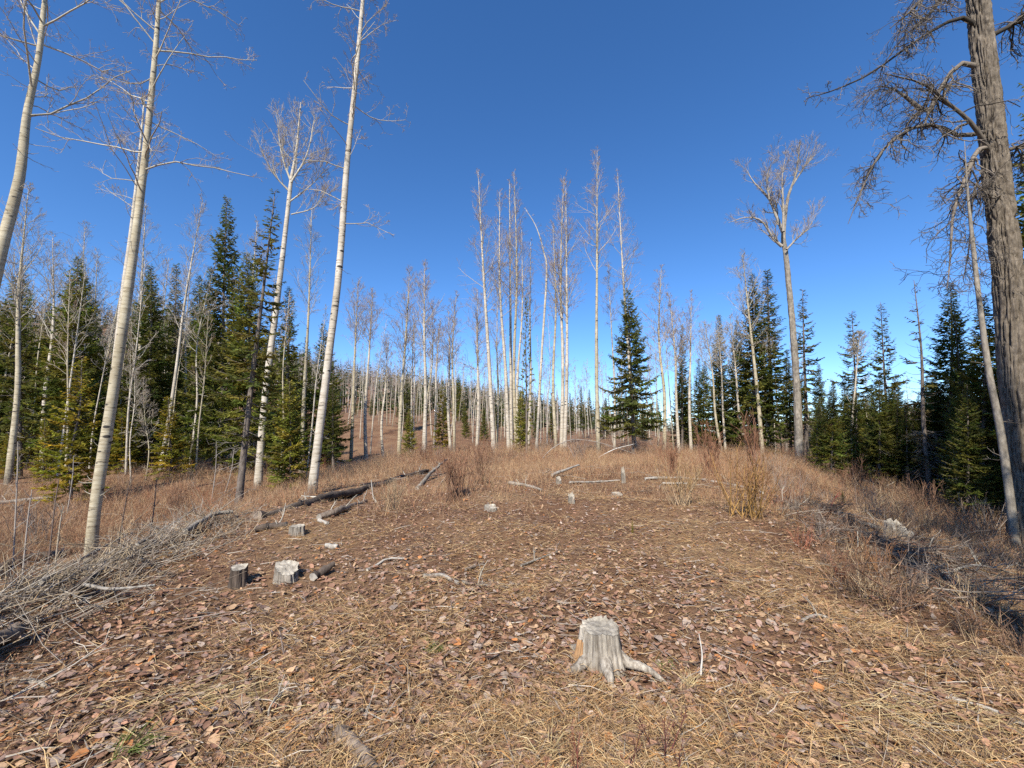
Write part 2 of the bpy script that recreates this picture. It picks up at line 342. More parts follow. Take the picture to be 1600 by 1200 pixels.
# mid and far aspens of the crest: base x, top x, top y, width, distance, crown start, crown length, label
crest = [
 (548, 560, 440, 8, 31, .72, 1.8, 'pale aspen left of the crest stand, left one of a close pair'), (572, 582, 455, 8.5, 31, .74, 1.7, 'darker brown-tinged aspen, right one of the close pair left of the crest stand'),
 (599, 605, 520, 6, 32, .7, 1.3, 'thin aspen standing alone between the close pair and the broad-based aspen'), (623, 640, 425, 9, 27, .6, 2.0, 'leaning broad-based aspen with a small spruce at its foot'),
 (641, 647, 510, 5, 29, .65, 1.3, 'thin aspen beside the small spruce on the crest'), (662, 663, 415, 9, 26, .62, 1.8, 'white aspen with splayed splintered base on the crest'),
 (664, 676, 480, 6, 28, .7, 1.3, 'slim aspen leaning out of the splayed white aspen'), (677, 688, 500, 6, 33, .7, 1.4, 'slim leaning aspen left of the yellow-green young spruce'),
 (704, 701, 485, 6.5, 30, .6, 1.6, 'greyish aspen right of the yellow-green young spruce'), (710, 713, 458, 6.5, 28, .65, 1.5, 'bright white slim aspen right of the yellow-green young spruce'),
 (745, 746, 455, 7, 30, .55, 2.0, 'short bushy-topped grey aspen left of the tall leaning aspen'), (772, 747, 268, 10, 27, .58, 2.0, 'tall white aspen leaning left, leftmost of the tall crest stand'),
 (776, 778, 450, 5, 34, .6, 1.5, 'thin aspen right behind the tall leaning aspen'), (795, 781, 300, 8.5, 28, .6, 1.9, 'tall aspen left of the twin-topped aspens in the crest stand'),
 (799, 796, 282, 8, 30, .62, 1.7, 'left one of the twin-topped tall aspens in the crest stand'), (806, 803, 268, 8, 29, .62, 1.7, 'right one of the twin-topped tall aspens in the crest stand'),
 (811, 815, 355, 6.5, 29, .66, 1.5, 'reddish-stemmed aspen left of the crest pine'), (825, 829, 378, 6.5, 31, .66, 1.4, 'slender aspen rising right behind the crest pine'),
 (869, 864, 350, 7.5, 27, .64, 1.6, 'aspen left of the tall double trunk in the crest stand'), (877, 881, 275, 8.5, 27, .55, 2.2, 'left trunk of the tall double aspen with a reddish crown'),
 (882, 884, 290, 8.5, 26.5, .55, 2.0, 'right trunk of the tall double aspen with a reddish crown'), (935, 933, 236, 9, 27, .68, 2.1, 'tallest aspen of the crest, just left of the full green spruce'),
 (992, 965, 270, 8, 31, .6, 2.0, 'tall aspen whose stem rises from behind the full green spruce'), (960, 950, 415, 5.5, 33, .74, 1.4, 'short thin aspen left of and behind the full green spruce'),
 (1038, 1033, 420, 8.5, 27, .5, 1.9, 'grey shaggy aspen right of the full green spruce'), (1061, 1046, 462, 7, 28, .6, 1.7, 'white aspen leaning left beside the grey shaggy aspen'),
 (1080, 1080, 456, 7, 28, .62, 1.6, 'straight white aspen before the dark pine right of the crest'), (1128, 1101, 505, 6, 26, .72, 1.4, 'thin leaning white aspen before the group of spruces'),
 (1134, 1120, 500, 5, 28, .7, 1.4, 'thin aspen just right of the leaning white aspen'), (1169, 1141, 500, 6.5, 25, .66, 1.6, 'leaning white aspen at the left foot of the tall twin spruces'),
 (1192, 1160, 398, 9, 24, .62, 1.8, 'tall white aspen leaning across the tall twin spruces'), (1203, 1192, 520, 8, 25, .8, 1.2, 'white aspen half hidden inside the tall twin spruces'),
 (250, 317, 312, 8, 22, .6, 1.7, 'slim white aspen leaning right before the left spruces'), (470, 487, 325, 9, 23, .66, 1.6, 'slim pale aspen between the forked aspen and the tall lone aspen'),
 (384, 402, 345, 9, 24, .62, 1.8, 'pale aspen left of and behind the sparse dark spruce'), (208, 228, 318, 9, 26, .6, 2.0, 'pale aspen seen just right of the thick cream aspen'),
 (12, 44, 300, 12, 19, .6, 2.2, 'white aspen with wiry crown near the left picture edge'), (66, 82, 372, 9, 25, .6, 2.2, 'aspen with crooked top above the left spruces'),
 (118, 133, 355, 9, 27, .55, 2.4, 'wide-crowned aspen above the left spruces'), (145, 152, 395, 7, 28, .55, 2.0, 'smaller aspen right of the wide-crowned aspen at left'),
 (285, 300, 400, 6, 27, .6, 1.6, 'faint thin aspen behind the slim leaning white aspen'), (205, 207, 540, 3, 19, .6, .7, 'thin crooked sapling right of the thick cream aspen base'),
 (228, 224, 590, 2.6, 20, .5, .6, 'thin pale sapling between the cream aspen and the leaning aspen'),
 (1335, 1343, 520, 6, 21, .85, .8, 'thin pale dead aspen stem before the right-hand spruces'),
]
for k, (bx, tx, ty, wd, Y, cs, cl, lab) in enumerate(crest):
    g = np.random.default_rng(300 + k); b = foot(bx, Y); v = []
    mid = [(bx + (tx - bx) * f + g.normal(0, 1.6), None, f) for f in (.3, .62)]
    top = P(tx, ty, Y); pts = [b]
    for f in (.3, .62): pts.append(b + (top - b) * f + np.array([g.normal(0, .05 if wd < 5 else .09), g.normal(0, .12), 0]))
    pts.append(top)
    cf = aspen_cfg(RED if bx > 520 and bx < 1100 else GREY, .0050); hi = cl > 1.6
    cf['kids'] = [6, 3]; cf['ratio'] = (.38, .65); cf['trop'] = [.14, .12, .1]
    local_tree(A, lab, 'tree', pts, [wd * .74 * Y / F / 2 * q for q in (1, .80, .50, .07)], cf, (cs - .06, 46 if hi else 32, cl * 1.25, (.5, 1.0)), g, M_birch if k % 3 else M_aspen, None, sides=8, nseg=18, stubs=12, flare=.25)
# bent broken stem
bc = aspen_cfg(RED, .004)
px_tree(A, 'bent aspen whose dark dead top arches over to the left', 27, [(838, 700), (846, 560), (854, 430), (850, 395), (838, 355), (820, 325)], [7, 6, 5, 3.5, 2.2, 1.2], bc, (.62, 10, .7, (-.3, .5)), 77, M_birch, nseg=24, sides=8, stubs=5)
# big poplar with gnarled fork, right of the crest
pop = aspen_cfg(c_limb((.34, .30, .25), (.30, .24, .20)), .0048, .03); pop['kids'] = [6, 4]; pop['trop'] = [.14, .12, .10]; pop['ratio'] = (.4, .7); popl = dict(pop); popl.update(spawn=17, len=1.3, ang=(.25, .8), s0=.15)
px_tree('poplar_tree', 'big grey poplar with a stout gnarled fork above the right spruces', 23, [(1249, 713), (1245, 605), (1238, 506), (1228, 400), (1224, 368), (1231, 310), (1244, 270), (1250, 222)], [19, 15.5, 13.5, 11, 10, 6.5, 4, 1.5], pop, (.80, 16, 1.6, (.4, 1.1)), 88, M_poplar, nseg=220, sides=60, stubs=6, rough=.08, furrow=.018,
        limbs=[(PL([(1222, 385), (1208, 372), (1190, 345), (1165, 340), (1138, 348)], 23), [.095, .07, .052, .032, .01], popl, 0), (PL([(1224, 365), (1212, 335), (1200, 308), (1178, 285), (1165, 262)], 23.5), [.10, .08, .058, .035, .01], popl, 0),
               (PL([(1202, 312), (1198, 280), (1205, 255)], 23), [.05, .03, .01], popl, 0), (PL([(1224, 362), (1224, 320), (1222, 280), (1228, 240)], 22.5), [.08, .055, .035, .009], popl, 0), (PL([(1229, 390), (1246, 372), (1262, 358), (1276, 334)], 22.7), [.055, .042, .028, .009], popl, 0), (PL([(1238, 290), (1256, 262), (1272, 240)], 23), [.05, .035, .01], popl, 0)])
# the large rough cottonwood at the right edge
CG = c_limb((.13, .11, .09), (.18, .155, .13), .8)
ct = dict(n=[7, 5, 3], wig=[.34, .42, .45], trop=[-.20, -.14, -.04], rmin=.0045, sides=[5, 4, 3], kids=[6, 2], ang=(.4, 1.2), ratio=(.4, .75), col=CG, spawn=26, len=1.15, s0=.3, tip=.4)
cu = dict(ct); cu['trop'] = [-.05, -.03, 0]; cu['spawn'] = 16; cu['len'] = .6
Yc = 10.2
def LB(l, dy=0, dy2=0):
    n = len(l); return [P(x, y, Yc + (0 if k == 0 else dy + (dy2 - dy) * k / (n - 1))) for k, (x, y) in enumerate(l)]
px_tree('cottonwood_tree', 'massive furrowed grey cottonwood trunk with tangled drooping twigs at right edge', Yc, [(1606, 825), (1600, 740), (1588, 610), (1574, 430), (1562, 320), (1550, 210), (1536, 80), (1528, 0), (1515, -160), (1500, -380)], [63, 59, 56, 53, 51, 49, 46, 44, 38, 19], aspen_cfg(CG, .006, .1), (.82, 14, 3.5, (0, .8)), 99, M_cotton, nseg=330, sides=140, stubs=0, rough=.035, flare=.3, furrow=.06,
        limbs=[(LB([(1530, 45), (1500, 28), (1440, 58), (1360, 115), (1300, 142), (1262, 153)], 0, -.3), [.07, .05, .03, .022, .016, .006], cu, 0),
               (LB([(1540, 110), (1500, 100), (1465, 145), (1448, 175), (1400, 140), (1370, 135)], 0, .5), [.07, .06, .05, .075, .025, .01], ct, 0),
               (LB([(1555, 250), (1520, 195), (1480, 160), (1440, 130), (1380, 115)], -.2, -.6), [.055, .048, .036, .024, .01], ct, 0),
               (LB([(1545, 205), (1500, 212), (1460, 195), (1415, 205), (1375, 240), (1345, 300), (1325, 350)], 0, -.4), [.06, .05, .045, .035, .028, .018, .006], ct, 0),
               (LB([(1552, 230), (1528, 235), (1512, 270), (1490, 330), (1485, 400), (1480, 450)], -.1, -.5), [.06, .055, .045, .03, .02, .008], ct, 0),
               (LB([(1525, 15), (1495, -30), (1455, 20), (1410, 60), (1375, 110)], .3, .6), [.06, .05, .03, .02, .008], ct, 0),
               (LB([(1528, -40), (1480, -50), (1430, 10), (1390, 45)], -.3, -.8), [.06, .05, .03, .008], ct, 0),
               (LB([(1560, 280), (1535, 275), (1520, 310), (1515, 380), (1505, 440)], .2, .4), [.035, .03, .022, .016, .007], ct, 0),
               (LB([(1540, 60), (1570, 45), (1600, 30), (1640, 20)], .2, .2), [.07, .06, .045, .03], ct, 0),
               (LB([(1575, 235), (1592, 230), (1620, 235)], 0, 0), [.05, .045, .03], ct, 0),
               (LB([(1570, 300), (1550, 310), (1535, 285), (1525, 300), (1480, 330)], -.4, -.6), [.02, .018, .014, .01, .005], cu, 0)])
px_tree('leaning_trunk', 'slim smooth grey trunk leaning left just in front of the massive cottonwood', 9.5, [(1590, 815), (1566, 690), (1545, 580), (1530, 470), (1520, 380), (1512, 300), (1507, 220)], [17, 15, 13, 11, 9, 5, 1], aspen_cfg(CG, .004, .12), (.55, 12, 1.0, (-.4, .5)), 101, M_poplar, nseg=30, sides=14, stubs=8)

# far stands: prototypes copied
def proto_aspen(seed, Hh, cs, cl, cnt):
    g = np.random.default_rng(seed); pts = [np.array([0, 0, 0.])] + [np.array([g.normal(0, .12) + f * g.normal(0, .3), g.normal(0, .1), Hh * f]) for f in (.3, .6, 1)]
    cf = aspen_cfg(RED if seed % 2 else GREY, .010); cf['kids'] = [4, 2]
    return local_tree(A, 'x', 'tree', pts, [.075, .062, .042, .010], cf, (cs, cnt, cl, (.45, 1.0)), g, (M_birch, M_aspen)[seed % 2], None, sides=7, nseg=14, stubs=8, flare=.2)
protos = [proto_aspen(500 + k, 14, cs, cl, 24) for k, (cs, cl) in enumerate([(.6, 1.8), (.55, 2.2), (.7, 1.5), (.65, 1.7), (.5, 1.6), (.75, 1.4)])]
used = set()
def place(proto_list, k, loc, rz, s, label, group, sz=None, tilt=(0, 0)):
    p = proto_list[k % len(proto_list)]
    if p.name not in used:
        used.add(p.name); p.location = [float(c) for c in loc]; p.rotation_euler = (tilt[0], tilt[1], rz); p.scale = (s, s, sz or s); p['label'] = label; p['group'] = group; return p
    return dup(p, loc, rz, s, label, group, sz, tilt)
g = np.random.default_rng(42); n = 0
zones = [('slender far aspen in the open stand beyond the crest', 'far aspens beyond the crest', 540, 1035, 38, 85, 105, (.55, .95)),
         ('thin pale stem standing before the left spruce wood', 'thin pale stems before the left wood', -40, 500, 18, 27, 16, (.5, .95)),
         ('bare grey aspen rising out of the left spruce wood', 'bare aspens in the left wood', -60, 345, 27, 60, 52, (.7, 1.15)),
         ('thin bare aspen among the spruces right of the crest', 'thin aspens right of the crest', 1040, 1270, 28, 45, 16, (.5, .8)),
         ('thin bare aspen in the shaded wood at far right', 'thin aspens in the shaded right wood', 1300, 1560, 26, 45, 8, (.4, .6))]
ORD = 'first second third fourth fifth sixth seventh eighth ninth tenth eleventh twelfth thirteenth fourteenth fifteenth sixteenth'.split()
for lab, grp, x0, x1, y0, y1, cnt, (s0, s1) in zones:
    for q in range(cnt):
        p = foot(x0 + (x1 - x0) * (q + g.uniform(0, 1)) / cnt, g.uniform(y0, y1)); s = g.uniform(s0, s1)
        place(protos, n, p, g.uniform(0, 6.28), s * .95, lab + (', ' + ORD[q] + ' from the left' if cnt <= 16 else ''), grp, s, (g.normal(0, .035), g.normal(0, .035))); n += 1

# ------------------------------------------------------------------ conifers
def conifer(seed, Hh, Rb, clear, nb, hue=(.06, .078, .026), droop=.25, kind='spruce', r0=None, dead=0, sparse=1., step=.085):
    g = np.random.default_rng(seed); root = thing('pine_tree' if kind == 'pine' else 'spruce_tree', 'x', 'tree', (0, 0, 0))
    pts = np.array([[0, 0, -.1]] + [[g.normal(0, .05), g.normal(0, .05), Hh * f] for f in (.33, .66)] + [[0, 0, Hh]]); r0 = r0 or Hh * .0105
    obj('trunk', trunk_mesh('trunk', spline(pts, 16), np.linspace(r0, .012, 16), 8, g, .06, .3), M_conif, root)
    T = Tubes(); V, Q, C = [], [], []; off = 0; hue = np.array(hue) * np.array([3.35, 2.9, 1.75])
    def sprays(B, D, Ls, Wd, c):
        nonlocal off
        m = len(B); D = D / (np.linalg.norm(D, axis=1, keepdims=True) + 1e-9)
        for roll in (0, 1):
            rf = g.normal(0, 1, (m, 3)) * .55 + (np.array([0, 0, 1.]) if roll else np.array([.0, .0, 0]))
            side = np.cross(D, rf); side /= np.linalg.norm(side, axis=1, keepdims=True) + 1e-9; f = g.uniform(.3, .5, (m, 1))
            v = np.stack([B, B + D * Ls * f + side * Wd, B + D * Ls, B + D * Ls * f * .9 - side * Wd], 1)
            V.append(v.reshape(-1, 3)); Q.append(np.arange(m * 4).reshape(-1, 4) + off); off += m * 4
            C.append(np.repeat(np.broadcast_to(c, (m, 3)) * g.uniform(.75, 1.25, (m, 1)), 4, axis=0))
    for k in range(nb):
        zf = clear + (1 - clear) * ((k + g.uniform(0, 1)) / nb) ** .92; z = zf * Hh; u = (zf - clear) / (1 - clear)
        az = k * 2.4 + g.normal(0, .4); L = (Rb * (1 - u) ** .78 * g.uniform(.62, 1.12) * min(1, .55 + u * 4) + .10)
        if kind == 'pine': L *= g.uniform(.5, 1.1)
        e = math.radians(-18 + 62 * u + g.normal(0, 7)); h = np.array([math.cos(az), math.sin(az), 0.]); o = np.array([0, 0, z])
        def pos(s): s = np.asarray(s)[:, None]; return o + h * (L * s * math.cos(e)) + np.array([0, 0, 1.]) * L * (math.sin(e) * s - droop * np.sin(s * 2.6) * .55 * (1 - u) + .16 * s * s)
        sp = pos(np.linspace(0, 1, 5)); T.add(list(sp), np.linspace(min(.028, .012 * L + .006), .004, 5), 3, np.array([.16, .13, .11]) * g.uniform(.7, 1.2))
        if g.uniform() > sparse: continue
        c = hue * (g.uniform(.7, 1.35)) * np.array([g.uniform(.85, 1.3), 1, g.uniform(.8, 1.2)])
        if kind == 'pine':
            m = max(6, int(L / .035)); s = g.uniform(.45, 1.02, m); B = pos(s); D = h * .7 + np.array([0, 0, .5]) + g.normal(0, .55, (m, 3))
            sprays(B, D, g.uniform(.09, .17, (m, 1)) * 1.5, .03, c); continue
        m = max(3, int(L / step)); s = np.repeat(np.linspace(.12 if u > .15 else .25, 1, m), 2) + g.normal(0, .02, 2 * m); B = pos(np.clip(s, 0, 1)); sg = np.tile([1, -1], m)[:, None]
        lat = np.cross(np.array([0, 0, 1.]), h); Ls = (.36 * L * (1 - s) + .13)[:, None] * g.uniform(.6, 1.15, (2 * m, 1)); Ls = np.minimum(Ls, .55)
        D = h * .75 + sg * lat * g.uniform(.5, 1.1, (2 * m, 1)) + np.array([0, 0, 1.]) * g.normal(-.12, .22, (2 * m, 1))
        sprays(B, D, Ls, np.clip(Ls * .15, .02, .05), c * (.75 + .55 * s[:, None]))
        # secondary sprigs off the longer twigs
        lon = Ls[:, 0] > .2
        if lon.any():
            Bq = B[lon] + D[lon] / np.linalg.norm(D[lon], axis=1, keepdims=True) * Ls[lon] * g.uniform(.4, .8, (lon.sum(), 1)); Dq = D[lon] + g.normal(0, .6, (lon.sum(), 3))
            sprays(Bq, Dq, Ls[lon] * .6, .03, c * .95)
    for k in range(dead):
        z = g.uniform(.05, max(clear, .3)) * Hh; az = g.uniform(0, 6.28); e = g.uniform(-.5, .2); L = g.uniform(.3, 1) * Rb * .8
        grow(T, np.array([0, 0, z]), np.array([math.cos(az), math.sin(az), e]), L, .009, 0, g, dict(n=[4, 3], wig=[.12, .2], trop=[-.06, -.03], rmin=.004, sides=[3, 3], kids=[5], ang=(.4, 1), ratio=(.25, .5), col=c_limb((.26, .23, .20), (.28, .25, .22))))
    cr = obj('crown', mk_mesh('crown', np.concatenate(V), None, np.concatenate(Q), np.concatenate(C)), M_needle, root)
    stuffp('branches', T.mesh('branches', False), M_twig, root)
    return root
LITE = (.085, .098, .028); DARK = (.048, .064, .024)
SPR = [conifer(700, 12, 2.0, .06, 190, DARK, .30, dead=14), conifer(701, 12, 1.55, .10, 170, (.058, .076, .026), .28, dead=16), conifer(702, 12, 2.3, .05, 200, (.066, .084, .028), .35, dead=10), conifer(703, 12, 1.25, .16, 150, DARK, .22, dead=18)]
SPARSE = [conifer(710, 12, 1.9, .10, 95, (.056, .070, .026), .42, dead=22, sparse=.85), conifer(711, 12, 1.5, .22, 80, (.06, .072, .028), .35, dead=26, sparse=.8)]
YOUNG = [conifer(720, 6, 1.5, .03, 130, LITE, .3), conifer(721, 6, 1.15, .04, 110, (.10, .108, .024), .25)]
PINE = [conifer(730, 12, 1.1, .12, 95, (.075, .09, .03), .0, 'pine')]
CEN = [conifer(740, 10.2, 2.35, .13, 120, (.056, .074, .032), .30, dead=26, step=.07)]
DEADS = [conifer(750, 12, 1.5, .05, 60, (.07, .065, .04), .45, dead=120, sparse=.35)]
HT = {'s': 12, 'a': 12, 'y': 6, 'p': 12, 'c': 10.2, 'd': 12}; PR = {'s': SPR, 'a': SPARSE, 'y': YOUNG, 'p': PINE, 'c': CEN, 'd': DEADS}
def conif_px(kind, k, bx, tx, ty, Y, label, group=None, wid=1., rz=None):
    b = foot(bx, Y); t = P(tx, ty, Y); h = t[2] - b[2]; s = h / HT[kind]; a = math.atan2(t[0] - b[0], h)
    r = place(PR[kind], k, b, rz if rz is not None else (bx * 1.7 + k) % 6.28, s * wid, label, group or 'none', s, (0, a))
    r.rotation_mode = 'ZYX'
    if not group and 'group' in r: del r['group']
    return r
named = [
 ('c', 0, 990, 981, 452, 26, 'full green spruce with open tiers standing alone on the crest', 1.), ('p', 0, 823, 822, 468, 26.5, 'narrow pine with tufted branches in the crest aspen stand', .75),
 ('s', 0, 345, 355, 308, 24, 'tallest pointed dark spruce of the left wood', .85), ('a', 1, 372, 430, 298, 13.2, 'sparse dark spruce with bare lower trunk before the forked aspen', 1.0),
 ('s', 1, 300, 330, 420, 26, 'slim spruce hugging the left side of the tallest pointed spruce', 1.), ('s', 2, 388, 385, 395, 23, 'broad spruce between the tallest pointed spruce and the forked aspen', 1.05),
 ('s', 1, 440, 452, 450, 19.5, 'dense spruce right behind the sparse dark spruce', 1.15), ('s', 0, 515, 505, 505, 27, 'dark spruce behind the tall lone pale aspen', 1.2),
 ('s', 2, 108, 122, 402, 24, 'wide spruce with a pointed top left of the thick cream aspen', 1.1), ('a', 0, 30, 36, 408, 21, 'tufted thin spruce near the left picture edge', .9),
 ('s', 0, 232, 236, 415, 25, 'dark spruce just right of the thick cream aspen', 1.1), ('s', 3, 268, 276, 412, 27, 'narrow spire spruce behind the slim leaning white aspen', 1.0),
 ('y', 1, 112, 128, 560, 15.5, 'yellow-green young spruce at the left foot of the thick cream aspen', 1.1), ('y', 0, 455, 452, 595, 18, 'bright green young spruce at the foot of the dense spruce', 1.1),
 ('y', 1, 690, 692, 595, 31, 'yellow-green young spruce on the crest among slim aspens', .9), ('y', 0, 640, 640, 640, 26, 'small spruce at the foot of the leaning broad-based aspen', .9),
 ('y', 0, 815, 812, 610, 28, 'narrow green young spruce under the crest pine', .7),
 ('s', 3, 1066, 1066, 508, 32, 'slim dark pine-like spruce between the white aspens right of the crest', .9), ('s', 1, 1090, 1092, 560, 30, 'short spruce left of the spruce group right of the crest', 1.1),
 ('s', 1, 1122, 1124, 492, 30, 'pointed spruce at the left end of the right spruce group', 1.), ('s', 0, 1150, 1152, 500, 29, 'shorter dark spruce just left of the twin spruces', 1.),
 ('s', 0, 1180, 1176, 428, 25, 'left one of the tall twin spruces before the poplar', 1.1), ('s', 3, 1206, 1199, 422, 25, 'right one of the tall twin spruces before the poplar', 1.35),
 ('a', 1, 1260, 1254, 452, 25, 'thin open spruce just right of the big grey poplar', 1.15), ('a', 0, 1338, 1331, 485, 23, 'open-tiered spruce with a pale dead stem before it', 1.15),
 ('a', 0, 1395, 1376, 472, 21, 'slender spruce with bare upper trunk right of the open-tiered spruce', .95), ('d', 0, 1455, 1428, 438, 18, 'half-dead grey-brown spruce with ragged twigs in the right wood', 1.05),
 ('s', 3, 1520, 1490, 470, 17.5, 'dark spruce left of the massive cottonwood', .9), ('s', 1, 1655, 1640, 120, 17, 'tall dark spruce directly behind the massive cottonwood', 1.1),
 ('s', 2, 1690, 1650, -60, 14, 'very tall spruce showing green past the right side of the cottonwood', .62), ('s', 2, 1470, 1462, 600, 20, 'bushy shaded spruce below the half-dead spruce', 1.4),
 ('y', 0, 455, 454, 755, 12.5, 'tiny spruce seedling left of the tall lone aspen base', .8), ('y', 1, 988, 988, 812, 6.6, 'tiny green spruce seedling on the open slope', .6), ('y', 0, 1318, 1316, 766, 10.5, 'tiny spruce seedling in the brush on the right slope', .7),
]
for kd, k, bx, tx, ty, Y, lab, wd in named: conif_px(kd, k, bx, tx, ty, Y, lab, None, wd)
g = np.random.default_rng(77)
fill = [('s', -70, 345, 26, 42, 23, 420, 540, 'dark spruce crowded in the left wood', 'spruces massed in the left wood'), ('y', -40, 330, 18, 26, 9, 590, 680, 'young green spruce edging the left wood', 'young spruces edging the left wood'),
        ('s', 400, 530, 24, 36, 7, 500, 590, 'dark spruce at the right end of the left wood', 'spruces at the right end of the left wood'), ('s', 540, 1040, 45, 80, 24, 585, 640, 'small far spruce beyond the crest', 'far spruces beyond the crest'),
        ('s', 1050, 1290, 28, 38, 12, 540, 600, 'spruce filling the back of the right spruce group', 'spruces behind the right spruce group'), ('s', 1275, 1500, 17, 30, 36, 570, 650, 'low dark spruce in shade', 'low spruces of the shaded right wood'),
        ('s', 1480, 1640, 13, 22, 16, 440, 640, 'shaded spruce beside the cottonwood', 'shaded spruces beside the cottonwood')]
ORD = 'first second third fourth fifth sixth seventh eighth ninth tenth eleventh twelfth thirteenth fourteenth fifteenth sixteenth'.split()
ANCH = {'left wood': [(-999, 'at the left edge'), (112, 'past the wide pointed-top spruce'), (232, 'past the cream aspen')], 'shaded right': [(-999, 'from the poplar'), (1340, 'past the open-tiered spruce'), (1420, 'past the half-dead spruce')], 'beyond the crest': [(-999, 'from the close aspen pair'), (690, 'past the yellow-green spruce'), (880, 'past the tall double aspen')]}
for kd, x0, x1, y0, y1, cnt, t0, t1, lab, grp in fill:
    an = next((v for kk, v in ANCH.items() if kk in grp), [(-999, 'from its left end')]); seen = {}
    for q in range(cnt):
        x = x0 + (x1 - x0) * (q + g.uniform(0, 1)) / cnt; ph = [p_ for a_, p_ in an if x >= a_][-1]; seen[ph] = seen.get(ph, 0) + 1
        conif_px(kd, int(g.integers(0, 4)), x, x + g.normal(0, 3), g.uniform(t0, t1), g.uniform(y0, y1), lab + ', ' + ORD[min(15, seen[ph] - 1)] + ' ' + ph, grp, g.uniform(.95, 1.4))
place(SPARSE, 1, (7.3, 2.6, float(H(7.3, 2.6))), .4, 1.35, 'open spruce beyond the right picture edge, nearest to the viewpoint', 'spruces beyond the right edge', 1.35)
# trees standing just outside the picture, whose shade falls into it
for k, (x, y, s) in enumerate([(12.5, 3.5, 1.4), (15.5, 7, 1.5), (14, -1, 1.6), (18.5, 9.5, 1.5), (21, 12, 1.6), (24, 16, 1.6), (19, 3, 1.5), (11.5, -4.5, 1.5), (27, 19, 1.6), (13.2, 7.6, 1.3), (17, 11.8, 1.4)]):
    place(SPR, k, (x, y, float(H(x, y))), k * 1.3, s, 'tall spruce standing beyond the right picture edge, ' + ORD[k] + ' of the row', 'spruces beyond the right edge', s)
for k, (x, y, h) in enumerate([(1.45, -5.4, 15), (2.75, -5.0, 19), (4.1, -4.2, 16), (5.4, -3.4, 18), (7.2, -3.6, 20)]):
    gg = np.random.default_rng(900 + k); b = np.array([x, y, float(H(x, y))])
    local_tree('cottonwood_tree', 'bare cottonwood behind the viewpoint casting the ' + ORD[k] + ' shadow streak from the left', 'tree', [b, b + np.array([.05, 0, h * .35]), b + np.array([-.1, .1, h * .7]), b + np.array([0, 0, h])], [.30, .26, .18, .04], aspen_cfg(CG, .008), (.35, 34, 2.6, (.1, .8)), gg, M_poplar, None, sides=12, nseg=20)

